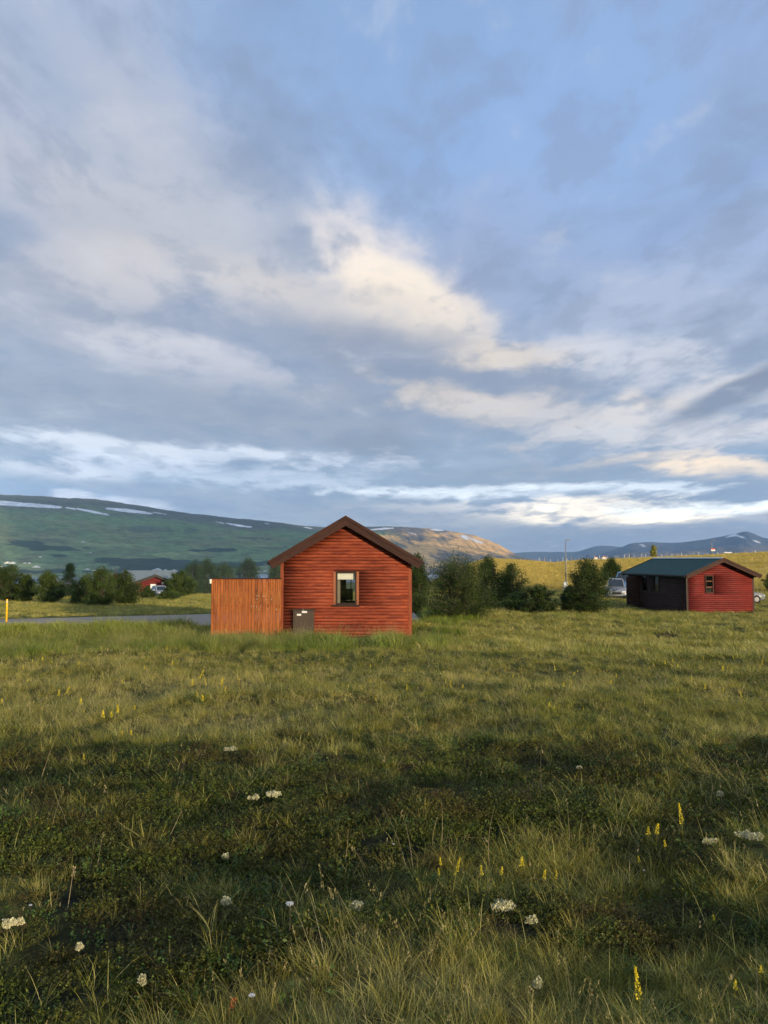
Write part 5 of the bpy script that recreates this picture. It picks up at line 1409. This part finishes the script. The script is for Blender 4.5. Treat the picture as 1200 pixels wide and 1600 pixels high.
# ------------------------------------------------------------------ bushes and trees
def tree(px, py, top_py, wpx, kind, label, cat='bush', n=None, r=None, seed=0, leafsize=.085, dens=1.0, sparse_top=False, group=None, name=None):
    if r is None: x, y, r = at(px, py)
    else: x, y = onway(px, r)
    z = gz(x, y); R_ = math.hypot(x, y)
    d_ = pdir(px, top_py); H = d_.z / d_.y * y + EYE - z; Wd = wpx / F * y / 2 * 1.14
    rg = np.random.default_rng(seed + int(px * 7))
    mat = {'birch': 'leaf', 'willow': 'leaf2', 'spruce': 'leafd', 'poplar': 'leafy'}[kind]
    root = empty(name or {'spruce': 'pine_tree', 'poplar': 'poplar_tree'}.get(kind, 'leafy_bush' if H < 2.6 else 'leafy_tree'), (x, y, z)); tag(root, label, cat, group)
    # branch tips fill an uneven crown
    tips = []; nb = n or int(46 + 26 * min(H, 5))
    while len(tips) < nb:
        t = rg.uniform(.06, 1); a = rg.uniform(0, 6.283); q = rg.uniform() ** .45
        if kind == 'spruce': wd = (1.05 - t) ** .8 * 1.0 * (1 + .25 * math.sin(t * 22 + a)); t = t * .98
        elif kind == 'poplar': wd = math.sin(math.pi * min(1, t * .9 + .12)) ** .6
        else:
            wd = (math.sin(math.pi * (t * .80 + .17))) ** .75
            wd *= .68 + .55 * vn(a * 1.3 + px, t * 3.2, 3 + seed)
        top_ = t * H * (.80 + .30 * vn(math.cos(a) * q * 2.0 + px, math.sin(a) * q * 2.0, 8 + seed)) if kind in ('birch', 'willow') else t * H
        top_ = min(top_, H)
        tips.append((math.cos(a) * q * wd * Wd, math.sin(a) * q * wd * Wd, top_))
    tips = np.array(tips)
    nst = {'birch': 4, 'willow': 6, 'spruce': 1, 'poplar': 1}[kind]
    mb = MB(); limbs = MB(); stems = []
    for i in range(nst):
        a = rg.uniform(0, 6.283); b0 = np.array([math.cos(a), math.sin(a), 0]) * (.06 if nst > 1 else 0) * H
        tp = np.array([math.cos(a) * Wd * rg.uniform(.15, .6), math.sin(a) * Wd * rg.uniform(.15, .6), H * rg.uniform(.7, .93)]) if nst > 1 else np.array([0, 0, H * .97])
        md = (b0 + tp) / 2 + np.append(rg.normal(0, .05 * H, 2), 0) * (nst > 1)
        P4 = [b0 * (1 - t) ** 2 + md * 2 * t * (1 - t) + tp * t * t for t in np.linspace(0, 1, 7)]
        w0 = .022 * H / (1.0 if nst == 1 else 1.5)
        mb.tube([Vector(p) - Vector((0, 0, .05 if k_ == 0 else 0)) for k_, p in enumerate(P4)], [w0 * (1 - .85 * t) for t in np.linspace(0, 1, 7)], 6); stems.append(P4)
    for tp in tips:
        S_ = min(stems, key=lambda s_: min(np.linalg.norm(p[:2] - tp[:2]) for p in s_))
        zz_ = tp[2] * (.72 if kind != 'spruce' else 1.02) - .1 * H * rg.uniform(); j = min(5, max(0, int(zz_ / H * 6.5))); b_ = S_[j]
        m_ = (b_ + tp) / 2 + np.array([0, 0, (.04 if kind != 'spruce' else -.01) * H])
        limbs.tube([Vector(b_), Vector(m_), Vector(tp)], [.0065 * H ** .7, .004 * H ** .7, .0015], 3, cap=False)
    tr = mb.build('trunk', M['bark'], root, True); limbs.build('limbs', M['bark'], tr)
    V = []; T = []
    per = int(125 * dens)
    L0 = leafsize * max(1, R_ / 55) ** .8
    for tp in tips:
        m = per if not (sparse_top and tp[2] > H * .86) else per // 5
        base = np.array([0, 0, tp[2] * .6]) if kind != 'spruce' else np.array([0, 0, tp[2] + .05])
        t_ = rg.uniform(.62, 1.06, m)[:, None]; sg = .058 * (H * .5 + Wd * .6) if kind != 'spruce' else .045 * H
        c = base * (1 - t_) + tp * t_ + rg.normal(0, 1, (m, 3)) * sg * np.array([1, 1, .8])
        c = c[(c[:, 2] > .02)]; m = len(c)
        d = rg.normal(0, 1, (m, 3)); d /= np.linalg.norm(d, axis=1)[:, None]
        e = np.cross(d, rg.normal(0, 1, (m, 3))); e /= np.linalg.norm(e, axis=1)[:, None] + 1e-9
        s_ = (L0 * rg.uniform(.6, 1.3, m))[:, None]; wd_ = .62 if kind != 'spruce' else .22
        q = np.stack([c - d * s_ * .5, c + e * s_ * wd_ * .5, c + d * s_ * .5, c - e * s_ * wd_ * .5], 1)
        V.append(q.reshape(-1, 3)); tt0 = rg.uniform(0, 1); tb0 = rg.uniform(-.25, .45); tt_ = np.stack([np.clip(tt0 + rg.uniform(-.3, .3, m), 0, 1), np.clip(tb0 + rg.uniform(0, 1, m), -.3, 1.5), np.zeros(m)], -1)
        T.append(np.repeat(tt_, 4, 0))
    V = np.concatenate(V); T = np.concatenate(T); Fq = np.arange(len(V)).reshape(-1, 4)
    me = mesh_from('crown', V, Fq, M[mat]); vcol(me, T); link('crown', me, root)
    return root
TR = [
 (8, 941, 886, 60, 'birch', 'dark leafy bush cut by the left edge behind the yellow post', dict(dens=1.0)),
 (40, 941, 897, 30, 'birch', 'narrow dark bush just right of the left edge bush', {}),
 (76, 942, 893, 50, 'willow', 'rounded bush left of the dark conifer', {}),
 (108, 935, 882, 40, 'spruce', 'dark bushy conifer among the bushes on the left', {}),
 (133, 944, 898, 44, 'willow', 'light green bush just right of the dark conifer', {}),
 (156, 948, 888, 46, 'willow', 'taller light bush left of the hidden dark gable', {}),
 (194, 944, 892, 56, 'birch', 'dark bush left of the dark red cabin', {}),
 (231, 936, 917, 20, 'birch', 'little bush in front of the dark red cabin window', {}),
 (262, 938, 920, 38, 'willow', 'low bush hiding the silver car from below', {}),
 (281, 933, 892, 50, 'willow', 'rounded light bush right of the dark red cabin', {}),
 (301, 931, 876, 46, 'birch', 'tall narrow bush behind the rounded light bush', {}),
 (322, 930, 873, 50, 'birch', 'broad dark tree above the left end of the fence', {}),
 (350, 928, 880, 52, 'willow', 'light green bush rising above the fence middle', {}),
 (386, 926, 873, 50, 'birch', 'dark tree above the right half of the fence', {}),
 (430, 926, 871, 26, 'willow', 'bush peeking out under the left eave of the nearest cabin', {}),
 (652, 945, 868, 34, 'birch', 'dark bush behind the right corner of the nearest cabin', dict(r=52)),
 (716, 966, 860, 124, 'birch', 'largest dark leafy bush with bare twigs on top, right of the nearest cabin', dict(n=230, sparse_top=True, leafsize=.070, dens=1.3)),
 (764, 945, 871, 50, 'birch', 'dark bush behind the largest one', dict(r=56)),
 (800, 950, 882, 58, 'birch', 'medium dark bush between the largest bush and the low one', {}),
 (842, 957, 915, 52, 'birch', 'low round dark bush left of the tree beside the right cabin', {}),
 (806, 955, 925, 50, 'willow', 'low spreading bush at the foot of the medium dark bush', {}),
 (919, 959, 875, 70, 'birch', 'leafy tree in front of the white off-road car', dict(n=170, dens=1.0)),
 (957, 935, 873, 38, 'birch', 'small tree behind the leafy one, left of the teal roof', dict(r=84)),
 (890, 955, 915, 30, 'birch', 'low dark growth at the left foot of the leafy tree by the cars', {}),
 (1208, 925, 893, 26, 'willow', 'bush just entering at the right edge', {}),
]
for i, (px, py, tp, w_, kd, lab, kw) in enumerate(TR):
    tree(px, py, tp, w_, kd, lab, 'tree' if 'tree' in lab or 'conifer' in lab else 'bush', seed=i, **kw)
tree(1021.5, 872, 852.5, 9, 'poplar', 'pale yellow green poplar standing alone on the skyline', 'tree', r=288, n=60, seed=77, leafsize=.10, dens=.9)
